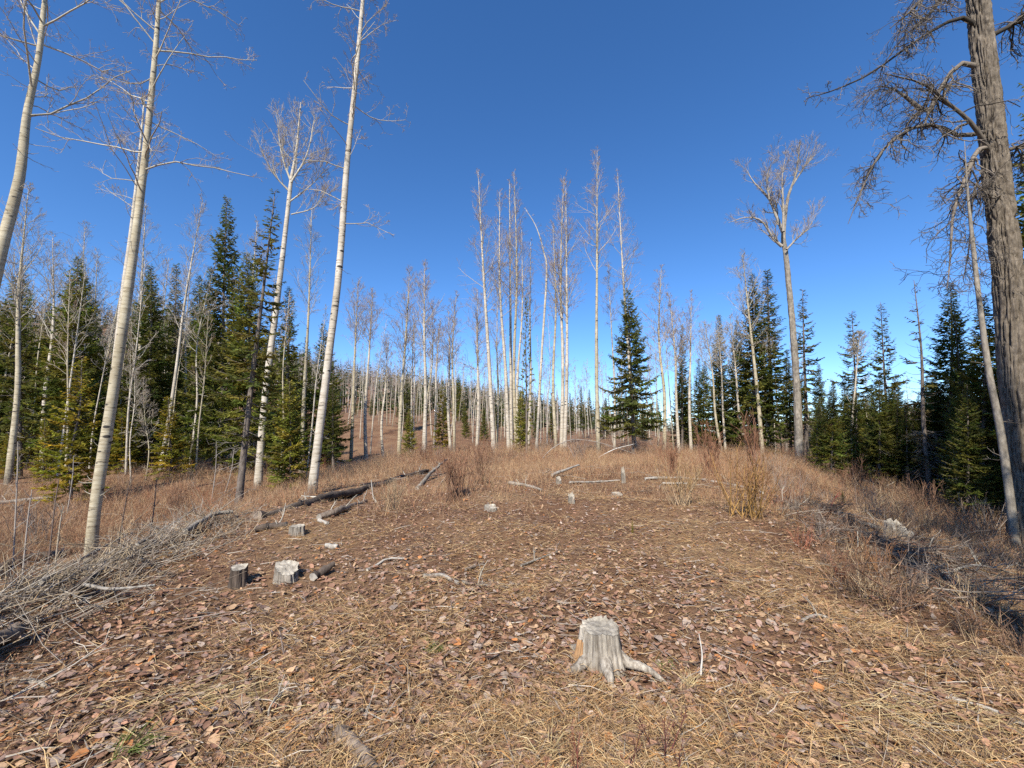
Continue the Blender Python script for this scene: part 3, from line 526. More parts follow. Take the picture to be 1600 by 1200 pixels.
# ------------------------------------------------------------------ stumps
def stump(label, px, py, rt, rb, h, seed, mat, tilt=.1, rag=.05, roots=0, orange=False, dark=False, cutm=None):
    g = np.random.default_rng(seed); b = hit(px, py); root = thing('tree_stump', label, 'stump', b); ns, nr = 110, 14
    a = np.arange(ns) * 2 * np.pi / ns; t = np.linspace(0, 1, nr); A_, T_ = np.meshgrid(a, t); ph = g.uniform(0, 6)
    def pn(aa, f, o, sd): return vnoise(np.cos(aa) * f + 20 + ph, np.sin(aa) * f + o, sd)
    lob = 1 + .20 * np.cos(3 * A_ + ph) * (1 - T_) ** 2 + .06 * np.cos(2 * A_ + ph * 2)
    rr = (rb + (rt - rb) * T_ ** .5) * lob * (1 + .22 * pn(A_, 2.2, T_ * .4, 21) + .16 * pn(A_, 7, T_ * .5, 22) + .13 * pn(A_, 17, T_ * .8, 25) + .05 * pn(A_, 30, T_ * 5, 27))
    hump = np.clip(np.cos(a - .9), 0, 1) ** 8
    topz = h * (1 + tilt * np.cos(a - 2.2) + rag * 1.3 * pn(a, 5, 0, 23) + rag * hump * (1 + 2 * pn(a, 14, 3, 26)))
    Z = -.08 + T_ * (topz[None] + .08); X = rr * np.cos(A_); Yy = rr * np.sin(A_)
    V = np.stack([X, Yy, Z], -1).reshape(-1, 3); i = np.arange(nr - 1)[:, None] * ns; j = np.arange(ns)[None]; j2 = (j + 1) % ns
    Q = np.stack([i + j, i + j2, i + ns + j2, i + ns + j], -1).reshape(-1, 4)
    obj('bark', mk_mesh('bark', V, None, Q, None, True), M_darkwood if dark else mat, root)
    fr = [1.0, .93, .8, .62, .42, .2]; edge = np.stack([X[-1], Yy[-1], Z[-1]], -1); rings = []
    pl = h * (1 + tilt * .9 * (np.cos(2.2) * edge[:, 0] + np.sin(2.2) * edge[:, 1]) / rt)
    for f in fr:
        w_ = max(0., (f - .75) / .25); pf = h * (1 + tilt * .9 * f * (np.cos(2.2) * edge[:, 0] + np.sin(2.2) * edge[:, 1]) / rt)
        rings.append(np.stack([edge[:, 0] * f, edge[:, 1] * f, edge[:, 2] * w_ + (1 - w_) * (pf - .004 + .03 * rt / .15 * pn(a, 4 * f, 2, 24))], -1))
    Vc = np.vstack(rings + [np.array([[0, 0, h - .004]])]); Vc[:ns, 2] += .002; m = len(fr); i = np.arange(m - 1)[:, None] * ns; Qc = np.stack([i + j, i + j2, i + ns + j2, i + ns + j], -1).reshape(-1, 4)
    tr = np.array([[(m - 1) * ns + k, (m - 1) * ns + (k + 1) % ns, m * ns] for k in range(ns)]); obj('cut_face', mk_mesh('cut_face', Vc, tr, Qc, None, True), cutm or M_cut, root)
    for k in range(roots):
        az = [3.75, -.35, -1.5, 2.4][k]; T = Tubes(); L = [.20, .26, .10, .2][k]
        pts = [np.array([math.cos(az) * q, math.sin(az) * q, zz]) for q, zz in ((rb * .62, h * .30), (rb * 1.0, h * .15), (rb + L * .5, .02), (rb + L, -.06))]
        T.add(list(spline(pts, 8)), np.linspace(rb * .25, .012, 8), 8, (.4, .36, .3)); o = obj('root', T.mesh('root'), mat, root)
    if orange:
        sel = (A_ > 2.9) & (A_ < 3.75) & (T_ < .8) & (T_ > .1); Qs = [q for q in Q if all(sel.reshape(-1)[v] for v in q)]; cn = np.stack([np.cos(A_), np.sin(A_), 0 * A_], -1).reshape(-1, 3)
        tag(obj('bare_wood', mk_mesh('bare_wood', V + cn * .006, None, np.array(Qs), None, True), M_orange, root), 'orange bare wood where the bark has come off')
    return root
stump('large pale weathered stump with root flares on the near slope', 938, 1038, .13, .205, .26, 1, M_stump, .05, .09, 4, True)
stump('dark charred stump with a bright flat top, left one of the pair', 371, 914, .08, .10, .18, 2, M_darkwood, .08, .06, 0, False, True)
stump('pale jagged split stump, right one of the left pair', 447, 906, .12, .15, .13, 3, M_grey, .4, .12, 0)
stump('short grey stump before the tall lone pale aspen', 464, 834, .09, .11, .11, 4, M_grey, .06, .08)
stump('grey slanting stump in the shadow streak on the right slope', 1408, 846, .17, .21, .20, 5, M_grey, .5, .3, 0)
stump('small grey stump on the grassy slope below the crest', 893, 786, .055, .065, .13, 6, M_grey, .25, .4)
stump('broad pale stump at the top of the grassy clearing', 964, 776, .12, .15, .07, 7, M_grey, .3, .25)
stump('low pale stump in the brush left of the clearing', 766, 797, .11, .13, .06, 8, M_grey, .4, .25)
stump('small pale stump beside the leaning log end below the crest', 873, 757, .06, .08, .14, 9, M_grey, .3, .25)
stump('slim upright weathered stump right of the clearing top', 974, 754, .05, .065, .30, 10, M_grey, .25, .3)
stump('low dark rotten stump left of the grey slanting stump', 1296, 832, .13, .18, .10, 11, M_darkwood, .3, .3, 0, False, True, M_brown)

# ------------------------------------------------------------------ fallen logs, poles and sticks
def log(label, pp, r, mat, name='fallen_log', lift=.0, knots=0, seed=0, taper=.65, cat='log', cap=M_cut, fine=False):
    g = np.random.default_rng(seed + 5000); W = []
    for q in pp:
        p = hit(q[0], q[1], 34); p[2] += r * .7 + lift + (q[2] if len(q) > 2 else 0); W.append(p)
    W = np.array(W); b = W[0].copy(); root = thing(name, label, cat, b); L = np.linalg.norm(W[-1] - W[0]); n = max(10, int(L / .12)); n = min(n, 60)
    sp = spline(W - b, n) if len(W) > 2 else (W[0] + (W[-1] - W[0]) * np.linspace(0, 1, n)[:, None] - b)
    jit = np.cumsum(g.normal(0, .12 * r, (n, 3)), axis=0); jit -= np.linspace(0, 1, n)[:, None] * jit[-1]; sp = sp + jit
    sd = 10; rr = np.linspace(r, r * taper, n); T = np.gradient(sp, axis=0); T /= np.linalg.norm(T, axis=1, keepdims=True); U = np.cross(T, [0, 0, 1.]); U /= np.linalg.norm(U, axis=1, keepdims=True) + 1e-9; Wv = np.cross(U, T)
    a = np.arange(sd) * 2 * np.pi / sd; A_, S_ = np.meshgrid(a, np.arange(n)); k = rr[:, None] * (1 + .55 * vnoise(np.cos(A_) * 1.5 + seed + 9, S_ * .35 + np.sin(A_), 41) + .5 * vnoise(np.cos(A_) * 3, S_ * .9 + seed + np.sin(A_) * 2, 42)) * (1 - .35 * np.exp(-S_ / 1.5) * vnoise(A_ * 3, A_ * 0 + seed, 43))
    V = sp[:, None] + k[..., None] * (np.cos(A_)[..., None] * U[:, None] + np.sin(A_)[..., None] * Wv[:, None]); i = np.arange(n - 1)[:, None] * sd; j = np.arange(sd)[None]; j2 = (j + 1) % sd
    Q = np.stack([i + j, i + j2, i + sd + j2, i + sd + j], -1).reshape(-1, 4)
    # object-space grain follows the log only roughly: enough at this size
    obj('bark', mk_mesh('bark', V.reshape(-1, 3), None, Q, None, True), mat, root)
    for e, s in ((0, -1), (n - 1, 1)):
        ring = V[e]; c = ring.mean(0) + T[e] * s * r * .08; obj('cut_end', mk_mesh('cut_end', np.vstack([ring + T[e] * s * .002, c]), np.array([[q, (q + 1) % sd, sd] for q in range(sd)])), cap, root)
    if knots:
        TT = Tubes()
        for q in range(knots):
            m = int(g.uniform(.1, .95) * n); az = g.uniform(.2, 2.9); d = U[m] * math.cos(az) + Wv[m] * math.sin(az)
            grow(TT, sp[m], d, g.uniform(.15, .6) * (.4 + 4 * r), max(.006, r * .22), 0, g, dict(n=[4, 3], wig=[.2, .25], trop=[.0, 0], rmin=.003, sides=[4, 3], kids=[3], ang=(.4, 1), ratio=(.3, .6), col=GREY))
        stuffp('side_branches', TT.mesh('side_branches'), M_twig, root)
    return root
log('long dark log lying behind the tall lone aspen', [(402, 812), (480, 788), (560, 768), (640, 744), (668, 738)], .09,  M_darkwood, knots=7, seed=1, cap=M_brown)
log('grey log propped up on the slope left of the willow brush', [(652, 766), (672, 750, .1), (698, 736, .38)], .055, M_grey, knots=3, seed=2)
log('brown log below the long dark log', [(498, 812), (535, 800), (572, 786)], .06, M_brown, knots=4, seed=3, cap=M_grey)
log('dark short log beside the short grey stump', [(398, 832), (425, 826), (447, 824)], .06, M_darkwood, knots=2, seed=4, cap=M_grey)
log('pale twisted root chunk behind the short grey stump', [(498, 815), (512, 820)], .035, M_white, seed=5)
log('white barkless log piece on the crest, left one of the row', [(1008, 750), (1052, 748), (1104, 752)], .045, M_white, seed=6, knots=2)
log('white barkless log piece on the crest, right one of the row', [(1112, 753), (1150, 760), (1192, 772)], .04, M_white, seed=7, knots=2)
log('short white log piece lying below the row on the crest', [(1035, 757), (1075, 757)], .035, M_white, seed=8)
log('pale leaning log end on the small stump below the crest', [(862, 748, .05), (905, 740, .22)], .045, M_white, seed=9)
log('thin pale pole lying along the top of the clearing', [(890, 756), (930, 755), (968, 752)], .035, M_white, seed=10)
log('pale crooked log beside the willow brush', [(795, 757), (820, 760), (846, 768)], .05, M_grey, seed=11, knots=3)
log('bleached split wood chunk lying in mid slope', [(664, 903, .0), (690, 904, .02), (716, 914)], .026, M_white, seed=12, name='wood_chunk', cat='wood')
log('curved bleached stick left of the split wood chunk', [(574, 892), (590, 884), (606, 878, .02), (632, 875)], .018, M_white, seed=13, name='fallen_branch', cat='branch')
log('greyish stick right of the split wood chunk', [(814, 888, .02), (845, 874), (876, 862)], .016, M_grey, seed=14, name='fallen_branch', cat='branch', knots=3)
log('white rounded wood chunk behind the left stump pair', [(509, 857), (528, 858)], .04, M_white, seed=15, name='wood_chunk', cat='wood', taper=.8)
log('dark broken wood chunk right of the split stump', [(490, 908), (520, 894, .05)], .05, M_darkwood, seed=16, name='wood_chunk', cat='wood', cap=M_white)
log('thin brown stick below the split wood chunk', [(722, 912), (760, 916), (796, 921)], .017, M_grey, seed=17, name='fallen_branch', cat='branch', knots=2)
log('short dark stick left of the greyish stick', [(728, 892), (756, 881)], .016, M_brown, seed=18, name='fallen_branch', cat='branch')
log('long pale pole lying lengthwise on the brush pile', [(60, 935, .12), (205, 845, .2)], .02, M_grey, seed=19, name='fallen_branch', cat='branch', knots=4)
log('second pole on the brush pile ending near the dark sapling trunk', [(212, 872, .15), (312, 800, .2)], .018, M_grey, seed=20, name='fallen_branch', cat='branch', knots=4)
log('pale log at the top end of the brush pile', [(285, 846, .1), (330, 820, .12), (362, 812, .1)], .045, M_grey, seed=21, knots=4)
log('dark mossy log end sticking out of the brush pile', [(112, 938, .06), (150, 914, .08)], .045, M_darkwood, seed=22, cap=M_darkwood)
log('thin white stick lying across the lower brush pile', [(128, 940, .14), (170, 944, .12), (240, 936, .12)], .015, M_white, seed=23, name='fallen_branch', cat='branch')
log('tan sawn log end at the lower left picture edge', [(-60, 1045, .04), (26, 1004, .05)], .07, M_brown, seed=24, cap=M_cut)
log('black charred log in the hollow left of the brush pile', [(-20, 905, .0), (40, 882, .08), (110, 868, .0)], .10, M_darkwood, seed=25, cap=M_darkwood, knots=2)
log('grey stick on the leaves at the lower left edge', [(20, 1066), (55, 1068), (85, 1085)], .015, M_grey, seed=26, name='fallen_branch', cat='branch')
log('pale fallen log lying at the left edge before the spruces', [(-30, 792), (30, 784), (88, 778)], .09, M_white, seed=27, knots=2)
log('dark log in the shade at the foot of the right wood', [(1330, 752), (1400, 766), (1460, 782)], .12, M_darkwood, seed=28, knots=5, cap=M_grey)
log('pale forked branch on the ground below the massive cottonwood', [(1500, 868, .1), (1540, 850, .15), (1600, 824, .2)], .016, M_white, seed=29, name='fallen_branch', cat='branch', knots=5)
log('short white branch lying in the brown grass on the right slope', [(1252, 972), (1275, 967, .02), (1304, 971)], .013, M_white, seed=30, name='fallen_branch', cat='branch', knots=1)
log('brown log running down the shaded right slope', [(1440, 872, -.03), (1480, 886, -.03), (1525, 902, -.04)], .06, M_brown, seed=31, knots=3)
log('pale straight stick in the grass at the lower right edge', [(1470, 1090), (1540, 1108), (1600, 1135)], .012, M_white, seed=32, name='fallen_branch', cat='branch')
log('half-buried barkless log end at the bottom edge', [(535, 1150, -.03), (556, 1176, -.02), (585, 1215, -.03)], .05, M_brown, seed=33, taper=.7)
log('dark thin stick on the leaves below the grass tuft', [(352, 1136), (410, 1130), (500, 1112)], .010, M_brown, seed=34, name='fallen_branch', cat='branch', knots=2)
log('thin grey stick on the leaves at bottom, left of centre', [(505, 1108), (560, 1112), (606, 1110)], .010, M_grey, seed=35, name='fallen_branch', cat='branch', knots=1)
log('dark twig between the grass tuft and the large stump', [(690, 1032), (705, 1022, .02), (722, 1008)], .007, M_brown, seed=36, name='fallen_branch', cat='branch')
log('fallen thin pole on the slope behind the tall lone aspen', [(520, 668), (545, 682), (566, 690)], .05, M_white, seed=37, knots=2)
log('brown stick below the large stump', [(972, 1112), (1000, 1105), (1022, 1092)], .009, M_brown, seed=38, name='fallen_branch', cat='branch')
def pole(label, pp, Y, r, c, name='sapling_pole', kids=6, cat='sapling'):
    g = np.random.default_rng(int(pp[0][0] * 7 + Y)); b = foot(pp[0][0], Y) if len(pp[0]) < 3 else P(pp[0][0], pp[0][1], Y); root = thing(name, label, cat, b)
    q = spline(np.array([b] + [P(x, y, Y) for x, y, *_ in pp[1:]]) - b, 14); q[0, 2] -= .05; T = Tubes(); T.add(list(q), np.linspace(r, r * .35, 14), 6, c); obj('stem', T.mesh('stem'), M_twig, root); T2 = Tubes()
    for k in range(kids):
        i = int(g.uniform(.25, .98) * 13); d = unit(unit(q[min(13, i + 1)] - q[i - 1]) + g.normal(0, .6, 3)); grow(T2, q[i], d, g.uniform(.15, .6) * np.linalg.norm(q[-1]) * .3, r * .4, 0, g, dict(n=[4, 3], wig=[.14, .2], trop=[.05, .04], rmin=.003, sides=[3, 3], kids=[3], ang=(.3, .8), ratio=(.3, .5), col=lambda l, gg: np.array(c) * gg.uniform(.7, 1.1)))
    if kids: stuffp('twigs', T2.mesh('twigs'), M_twig, root)
    return root
wh = (.62, .58, .52); gy_ = (.34, .30, .26); dk = (.16, .12, .10)
pole('white peeled stick poking upright out of the leaves right of the large stump', [(1095, 1050, 0), (1097, 1022), (1092, 990)], 3.35, .008, wh, 'upright_stick', 0, 'stick')
pole('upright grey dead sapling stump on the slope right of the tall lone aspen', [(588, 803), (583, 775), (580, 750)], 9.6, .022, (.45, .41, .36), 'upright_stick', 0, 'stick')
pole('thin stem arching over in a low bow under the tall double aspen', [(846, 712), (868, 697), (895, 687), (930, 690), (965, 700), (1000, 712)], 22, .022, gy_, 'bent_sapling', 4)
pole('white thin pole leaning at the foot of the full green spruce', [(930, 708), (960, 702), (990, 694)], 23, .03, wh, 'fallen_pole', 0, 'pole')
for k, (x, y, tx, ty, Y, c, lab) in enumerate([(20, 800, 28, 690, 10, gy_, 'thin grey sapling nearest the left picture edge'), (30, 870, 50, 765, 7.6, gy_, 'grey leaning sapling above the black charred log'), (70, 860, 92, 748, 8, dk, 'dark sapling stems left of the thick cream aspen'), (105, 785, 115, 712, 14, gy_, 'pale dead pole left of the thick cream aspen'),
        (80, 860, 100, 790, 7.4, (.38, .32, .24), 'tan sapling behind the charred log'), (180, 840, 205, 740, 9.4, dk, 'dark sapling right of the thick cream aspen base'), (232, 830, 245, 745, 10, dk, 'dark thin sapling above the middle of the brush pile'), (330, 775, 338, 690, 16, gy_, 'grey sapling before the dark spruce trunks'), (350, 775, 366, 700, 17, gy_, 'grey sapling left of the sparse dark spruce base'),
        (245, 985, 242, 900, 4.9, (.30, .14, .09), 'red-brown upright shoot at the end of the brush pile'), (455, 1110, 437, 985, 3.3, (.26, .20, .17), 'thin dead shoots on the near leaves'), (1290, 835, 1300, 770, 9.5, dk, 'dark upright twig right of the willow shrub'), (1335, 940, 1340, 830, 5.8, (.42, .38, .30), 'pale dry stalk on the right slope'),
        (1245, 855, 1310, 770, 8.4, (.30, .07, .06), 'crimson dogwood shoot leaning right of the willow shrub')]):
    pole(lab, [(x, y), (x * .5 + tx * .5 + 3, (y + ty) / 2), (tx, ty)], Y, .010 + .0006 * Y, c, 'bare_sapling', 8)

# ------------------------------------------------------------------ bare shrubs
def shrub(label, px, Y, hgt, spread, ns, c1, c2, seed, bow=0.):
    g = np.random.default_rng(seed); b = foot(px, Y); root = thing('bare_shrub', label, 'shrub', b); T = Tubes(); T2 = Tubes(); c1 = np.array(c1); c2 = np.array(c2)
    for k in range(ns):
        az = g.uniform(0, 6.28); e = g.uniform(.1, 1) ** .7 * spread; d = np.array([math.cos(az) * e, math.sin(az) * e, 1.]); m = g.uniform(0, 1)
        p = np.array([g.normal(0, .1), g.normal(0, .1), -.03]) * (.5 + spread)
        cc = dict(n=[5, 3, 1], wig=[.06, .12, .14], trop=[.06, .10, .1], rmin=.0009 + .0022 * hgt, sides=[4, 3, 3], kids=[5, 2], ang=(.2, .7), ratio=(.25, .5), t0=.35, col=lambda l, gg: (c1 if l == 0 else c1 * .4 + c2 * .6) * gg.uniform(.6, 1.3), tip=.4)
        grow(T if k % 3 else T2, p, d, hgt * g.uniform(.5, 1.1), .0022 + .0062 * hgt, 0, g, cc)
    stuffp('stems', T.mesh('stems'), M_twig, root); stuffp('old_stems', T2.mesh('old_stems'), M_twig, root); return root
OR = (.34, .20, .07); RD = (.28, .14, .085); BR = (.24, .14, .09); TN = (.40, .29, .18)
for k, a in enumerate([('large spreading willow shrub with orange-yellow shoots on the right slope', 1165, 7.6, 1.15, .75, 34, OR, RD), ('round reddish-brown bare shrub in mid slope', 712, 9.2, 1.0, .45, 36, BR, RD), ('smaller bare shrub right behind the round reddish-brown shrub', 745, 10.5, .9, .5, 22, BR, BR),
        ('tan willow shrub left of the large spreading willow', 1065, 8.6, .9, .6, 30, TN, OR), ('red-twigged shrub on the crest above the large willow', 1110, 12.5, 1.5, .35, 22, RD, RD), ('tall thin red shrub before the tall twin spruces', 1180, 15, 1.6, .35, 20, RD, BR), ('red-brown shrub under the tall leaning aspen', 755, 17, 1.2, .5, 26, BR, RD),
        ('brown shrub at the shaded edge below the open-tiered spruce', 1335, 14.5, 1.1, .6, 26, BR, RD), ('brown tangled shrub below the half-dead spruce', 1445, 12.5, 1.0, .6, 26, BR, BR), ('grey tangled shrub beneath the massive cottonwood', 1540, 10.2, 1.1, .6, 30, (.30, .26, .22), BR),
        ('low red shoots on the right slope in front of the shadow streak', 1360, 5.2, .5, .5, 16, (.34, .18, .08), RD), ('low dark red shoots at the bottom edge below the large stump', 1015, 2.35, .26, .6, 9, (.16, .06, .05), (.16, .07, .06)), ('thin red shoots left of the low dark red shoots', 900, 2.3, .22, .5, 6, (.20, .07, .05), RD),
        ('grey dead shrub left of the thick cream aspen', 60, 11.5, 1.1, .6, 22, (.30, .26, .22), BR), ('brown brush before the slim leaning white aspen', 275, 14, .9, .6, 24, BR, BR), ('tan grassy shrub right of the upright dead sapling stump', 612, 8.4, .6, .7, 26, TN, TN), ('red shrub beside the row of white log pieces', 1050, 13.5, 1.2, .4, 20, RD, RD),
        ('tangled grey shrub on the crest left of the full green spruce', 905, 20, 1.1, .9, 30, (.32, .27, .24), BR), ('red shrub under the splayed white aspen', 665, 20, 1.1, .6, 24, RD, BR)]):
    shrub(*a, seed=1200 + k)

# ------------------------------------------------------------------ brush pile: a windrow of grey twigs on the berm
g = np.random.default_rng(5); T = Tubes()
for k in range(2000):
    a, b = BERM[0] if g.uniform() < .38 else BERM[1]; t = g.uniform(0, 1.05); o = g.normal(0, .42)
    d0 = unit(np.array([b[0] - a[0], b[1] - a[1]])); x = a[0] + (b[0] - a[0]) * t - d0[1] * o; y = a[1] + (b[1] - a[1]) * t + d0[0] * o
    az = math.atan2(d0[1], d0[0]) + g.normal(0, .55) + (math.pi if g.uniform() < .4 else 0); L = g.uniform(.25, 1.1) * g.uniform(.5, 1); e = g.normal(.04, .22)
    z = float(H(x, y)) + g.uniform(-.03, .13) * math.exp(-(o / .6) ** 2); d = np.array([math.cos(az) * math.cos(e), math.sin(az) * math.cos(e), math.sin(e)])
    cl = np.array([(.33, .275, .215), (.46, .40, .32), (.23, .18, .135), (.40, .31, .20)][g.integers(0, 4)])
    grow(T, np.array([x, y, z]), d, L, g.uniform(.003, .009), 0, g, dict(n=[3, 2], wig=[.12, .16], trop=[-.02, -.02], rmin=.0022, sides=[3, 3], kids=[3], ang=(.3, .9), ratio=(.25, .5), col=lambda l, gg: cl * gg.uniform(.7, 1.2)))
tag(obj('brush_pile', T.mesh('brush_pile'), M_twig), 'long heap of grey dead twigs along the left side of the clearing', 'brush pile', None, 'stuff')

# low line of dark slash along the right bank, with logs in it
g = np.random.default_rng(6); T = Tubes(); line = [hit(1205, 778)[:2], hit(1300, 815)[:2], hit(1420, 880)[:2], hit(1570, 975)[:2]]
for k in range(900):
    q = g.integers(0, 3); a, b = line[q], line[q + 1]; t = g.uniform(0, 1); o = g.normal(0, .38); d0 = unit(b - a); x = a[0] + (b[0] - a[0]) * t - d0[1] * o; y = a[1] + (b[1] - a[1]) * t + d0[0] * o
    if vnoise(x / .7, y / .7, 55) < -.12: continue
    az = math.atan2(d0[1], d0[0]) + g.normal(0, .7); L = g.uniform(.2, .9); e = g.normal(.08, .25); z = float(H(x, y)) + g.uniform(-.02, .13)
    cl = np.array([(.25, .19, .145), (.17, .125, .095), (.36, .30, .235), (.27, .15, .10)][g.integers(0, 4)])
    grow(T, np.array([x, y, z]), np.array([math.cos(az) * math.cos(e), math.sin(az) * math.cos(e), math.sin(e)]), L, g.uniform(.003, .010), 0, g, dict(n=[3, 2], wig=[.14, .18], trop=[-.03, -.02], rmin=.0025, sides=[3, 3], kids=[3], ang=(.3, .9), ratio=(.25, .5), col=lambda l, gg: cl * gg.uniform(.7, 1.2)))
tag(obj('brush_line', T.mesh('brush_line'), M_twig), 'low line of dark dead slash running down the right bank', 'brush', None, 'stuff')
log('dark broken log in the slash below the large willow', [(1205, 782, -.01), (1255, 800, .0), (1290, 818, .02)], .05, M_darkwood, seed=61, knots=4, cap=M_brown)
log('grey log lying in the slash left of the slanting stump', [(1308, 806, .0), (1352, 824, .03), (1390, 838, .02)], .045, M_grey, seed=62, knots=4)
log('long brown log half sunk below the slanting stump', [(1395, 872, -.02), (1470, 916, .0), (1548, 962, -.01)], .055, M_brown, seed=63, knots=5, cap=M_grey)
log('pale bent branch across the slash near the right edge', [(1490, 905, .08), (1530, 898, .1), (1590, 905, .05)], .016, M_white, seed=64, name='fallen_branch', cat='branch', knots=4)
# ------------------------------------------------------------------ ground cover
rng = np.random.default_rng(2024)
def polar(n, r0, r1, azl=-66, azh=66, power=0.):
    r = np.exp(rng.uniform(math.log(r0), math.log(r1), n)); r = np.where(r < 2.6, np.sqrt(rng.uniform(r0 ** 2, 2.6 ** 2, n)), r) if r0 < 2.6 else r
    a = np.radians(rng.uniform(azl, azh, n)); return r * np.sin(a), r * np.cos(a) - .2
def normals(x, y, e=.06):
    n = np.stack([-(H(x + e, y) - H(x - e, y)) / (2 * e), -(H(x, y + e) - H(x, y - e)) / (2 * e), np.ones_like(x)], -1); return n / np.linalg.norm(n, axis=1, keepdims=True)
def pick(pal, w, n, var=.2):
    pal = np.array(pal); k = rng.choice(len(pal), n, p=np.array(w) / sum(w)); return pal[k] * rng.uniform(1 - var, 1 + var, (n, 1))
def blades(x, y, z, D, L, Wd, sag, C):
    n = len(x); B = np.stack([x, y, z], -1); D = D / np.linalg.norm(D, axis=1, keepdims=True); sd = np.cross(D, rng.normal(0, 1, (n, 3))); sd /= np.linalg.norm(sd, axis=1, keepdims=True) + 1e-9
    L = L[:, None]; Wd = Wd[:, None]; m = B + D * L * .5; m[:, 2] += (sag * L[:, 0] * .25); t = B + D * L; t[:, 2] -= sag * L[:, 0] * .35
    V = np.stack([B - sd * Wd, B + sd * Wd, m - sd * Wd * .75, m + sd * Wd * .75, t], 1).reshape(-1, 3); k = np.arange(n)[:, None] * 5
    Tt = np.concatenate([k + [[0, 1, 3]], k + [[0, 3, 2]], k + [[2, 3, 4]]]); return V, Tt, np.repeat(C, 5, axis=0)
def strands(x, y, z, D, L, Wd, sag, C):
    n = len(x); B = np.stack([x, y, z], -1); D = D / np.linalg.norm(D, axis=1, keepdims=True); sd = np.cross(D, rng.normal(0, 1, (n, 3))); sd /= np.linalg.norm(sd, axis=1, keepdims=True) + 1e-9
    t = B + D * L[:, None]; t[:, 2] -= sag * L * .3; Wd = Wd[:, None] * 1.15
    return np.stack([B - sd * Wd, B + sd * Wd, t], 1).reshape(-1, 3), np.arange(n * 3).reshape(-1, 3), np.repeat(C, 3, axis=0)
LEAFPAL = [(.36, .20, .13), (.35, .235, .185), (.46, .30, .18), (.48, .205, .075), (.18, .105, .07), (.42, .33, .265), (.30, .17, .11)]; LEAFW = [5, 4, 4, .6, 1.0, 2, 4]
def leaf_arrays(x, y, size, tiltv, C, far=False):
    n = len(x); N = normals(x, y) + rng.normal(0, 1, (n, 3)) * tiltv[:, None]; N /= np.linalg.norm(N, axis=1, keepdims=True)
    a = rng.uniform(0, 2 * np.pi, n); h = np.stack([np.cos(a), np.sin(a), np.zeros(n)], -1); U = h - N * (h * N).sum(1, keepdims=True); U /= np.linalg.norm(U, axis=1, keepdims=True); W = np.cross(N, U)
    pr = [(-.5, 0), (-.36, .30), (-.05, .40), (.25, .25), (.55, 0), (.25, -.25), (-.05, -.40), (-.36, -.30), (0, 0)] if not far else [(-.5, 0), (-.05, .38), (.55, 0), (-.05, -.38)]
    curl = rng.normal(.06, .25, n); fold = rng.normal(.05, .22, n); B = np.stack([x, y, H(x, y) + .006 + rng.uniform(0, .02, n)], -1); V = []
    wd = rng.uniform(.65, 1.05, n)
    for (u, v) in pr:
        jit = rng.uniform(.82, 1.15, n) if (u or v) else 1.; V.append(B + size[:, None] * (U * (u * jit)[:, None] if not np.isscalar(jit) else size[:, None] * 0) + size[:, None] * (W * (v * wd * jit)[:, None] if not np.isscalar(jit) else 0) + N * (size * (curl * (u * u) + fold * abs(v) * 1.2))[:, None])
    V = np.stack(V, 1).reshape(-1, 3)
    if far: k = np.arange(n)[:, None] * 4; return V, np.concatenate([k + [[0, 1, 2]], k + [[0, 2, 3]]]), np.repeat(C, 4, axis=0)
    k = np.arange(n)[:, None] * 9; Tt = np.concatenate([k + [[q, (q + 1) % 8, 8]] for q in range(8)]); return V, Tt, np.repeat(C, 9, axis=0)
def patch(x, y, s, seed): return vnoise(x / s, y / s, seed) + .5
# leaf litter
x, y = polar(64000, 1.3, 28); keep = rng.uniform(0, 1, len(x)) < np.clip(1.15 - .10 * np.clip(x - 2.0 - .1 * y, 0, 9) - 1.1 * (patch(x, y, 1.3, 71) - .5) - .7 * (patch(x, y, .45, 72) - .5), .1, 1); x, y = x[keep], y[keep]; n = len(x)
sz_ = rng.uniform(.009, .034, n) ** .78 * rng.uniform(.7, 1.1, n); tl_ = rng.uniform(.05, .5, n); cc_ = pick(LEAFPAL, LEAFW, n, .3); nr = np.hypot(x, y) < 6.0
V, Tt, C = leaf_arrays(x[nr], y[nr], sz_[nr], tl_[nr], cc_[nr]); V2, T2, C2 = leaf_arrays(x[~nr], y[~nr], sz_[~nr], tl_[~nr], cc_[~nr], True); V, Tt, C = np.concatenate([V, V2]), np.concatenate([Tt, T2 + len(V)]), np.concatenate([C, C2])
tag(obj('leaf_litter', mk_mesh('leaf_litter', V, Tt, None, C), M_leaf), 'layer of dead brown leaves covering the open slope', 'leaves', None, 'stuff')
# the 300 largest, nearest leaves, one object each, lying on the ground sheet
xs = rng.uniform(-3.2, 3.0, 900); ys = rng.uniform(1.9, 5.2, 900); ok = np.abs(xs) < ys * 1.15; xs, ys = xs[ok][:300], ys[ok][:300]; lm = []
for k in range(40):
    V, Tt, C = leaf_arrays(np.array([0.]), np.array([0.]), np.array([1.]), np.array([.12]), pick(LEAFPAL, LEAFW, 1, .3)); V = V - V[8]; lm.append(mk_mesh('fallen_leaf', V, Tt, None, C)); lm[-1].materials.append(M_leaf)
Nn = normals(xs, ys); Hz = H(xs, ys)
for k in range(len(xs)):
    o = bpy.data.objects.new('fallen_leaf', lm[k % 40]); col.objects.link(o); o.parent = ground; s = float(rng.uniform(.055, .115)); o.location = (float(xs[k]), float(ys[k]), float(Hz[k]) + .02); o.scale = (s, s, s)
    q = Vector((Nn[k] + rng.normal(0, .16, 3)).tolist()).to_track_quat('Z', 'Y'); o.rotation_euler = q.to_euler(); o.rotation_euler.rotate_axis('Z', float(rng.uniform(0, 6.28)))
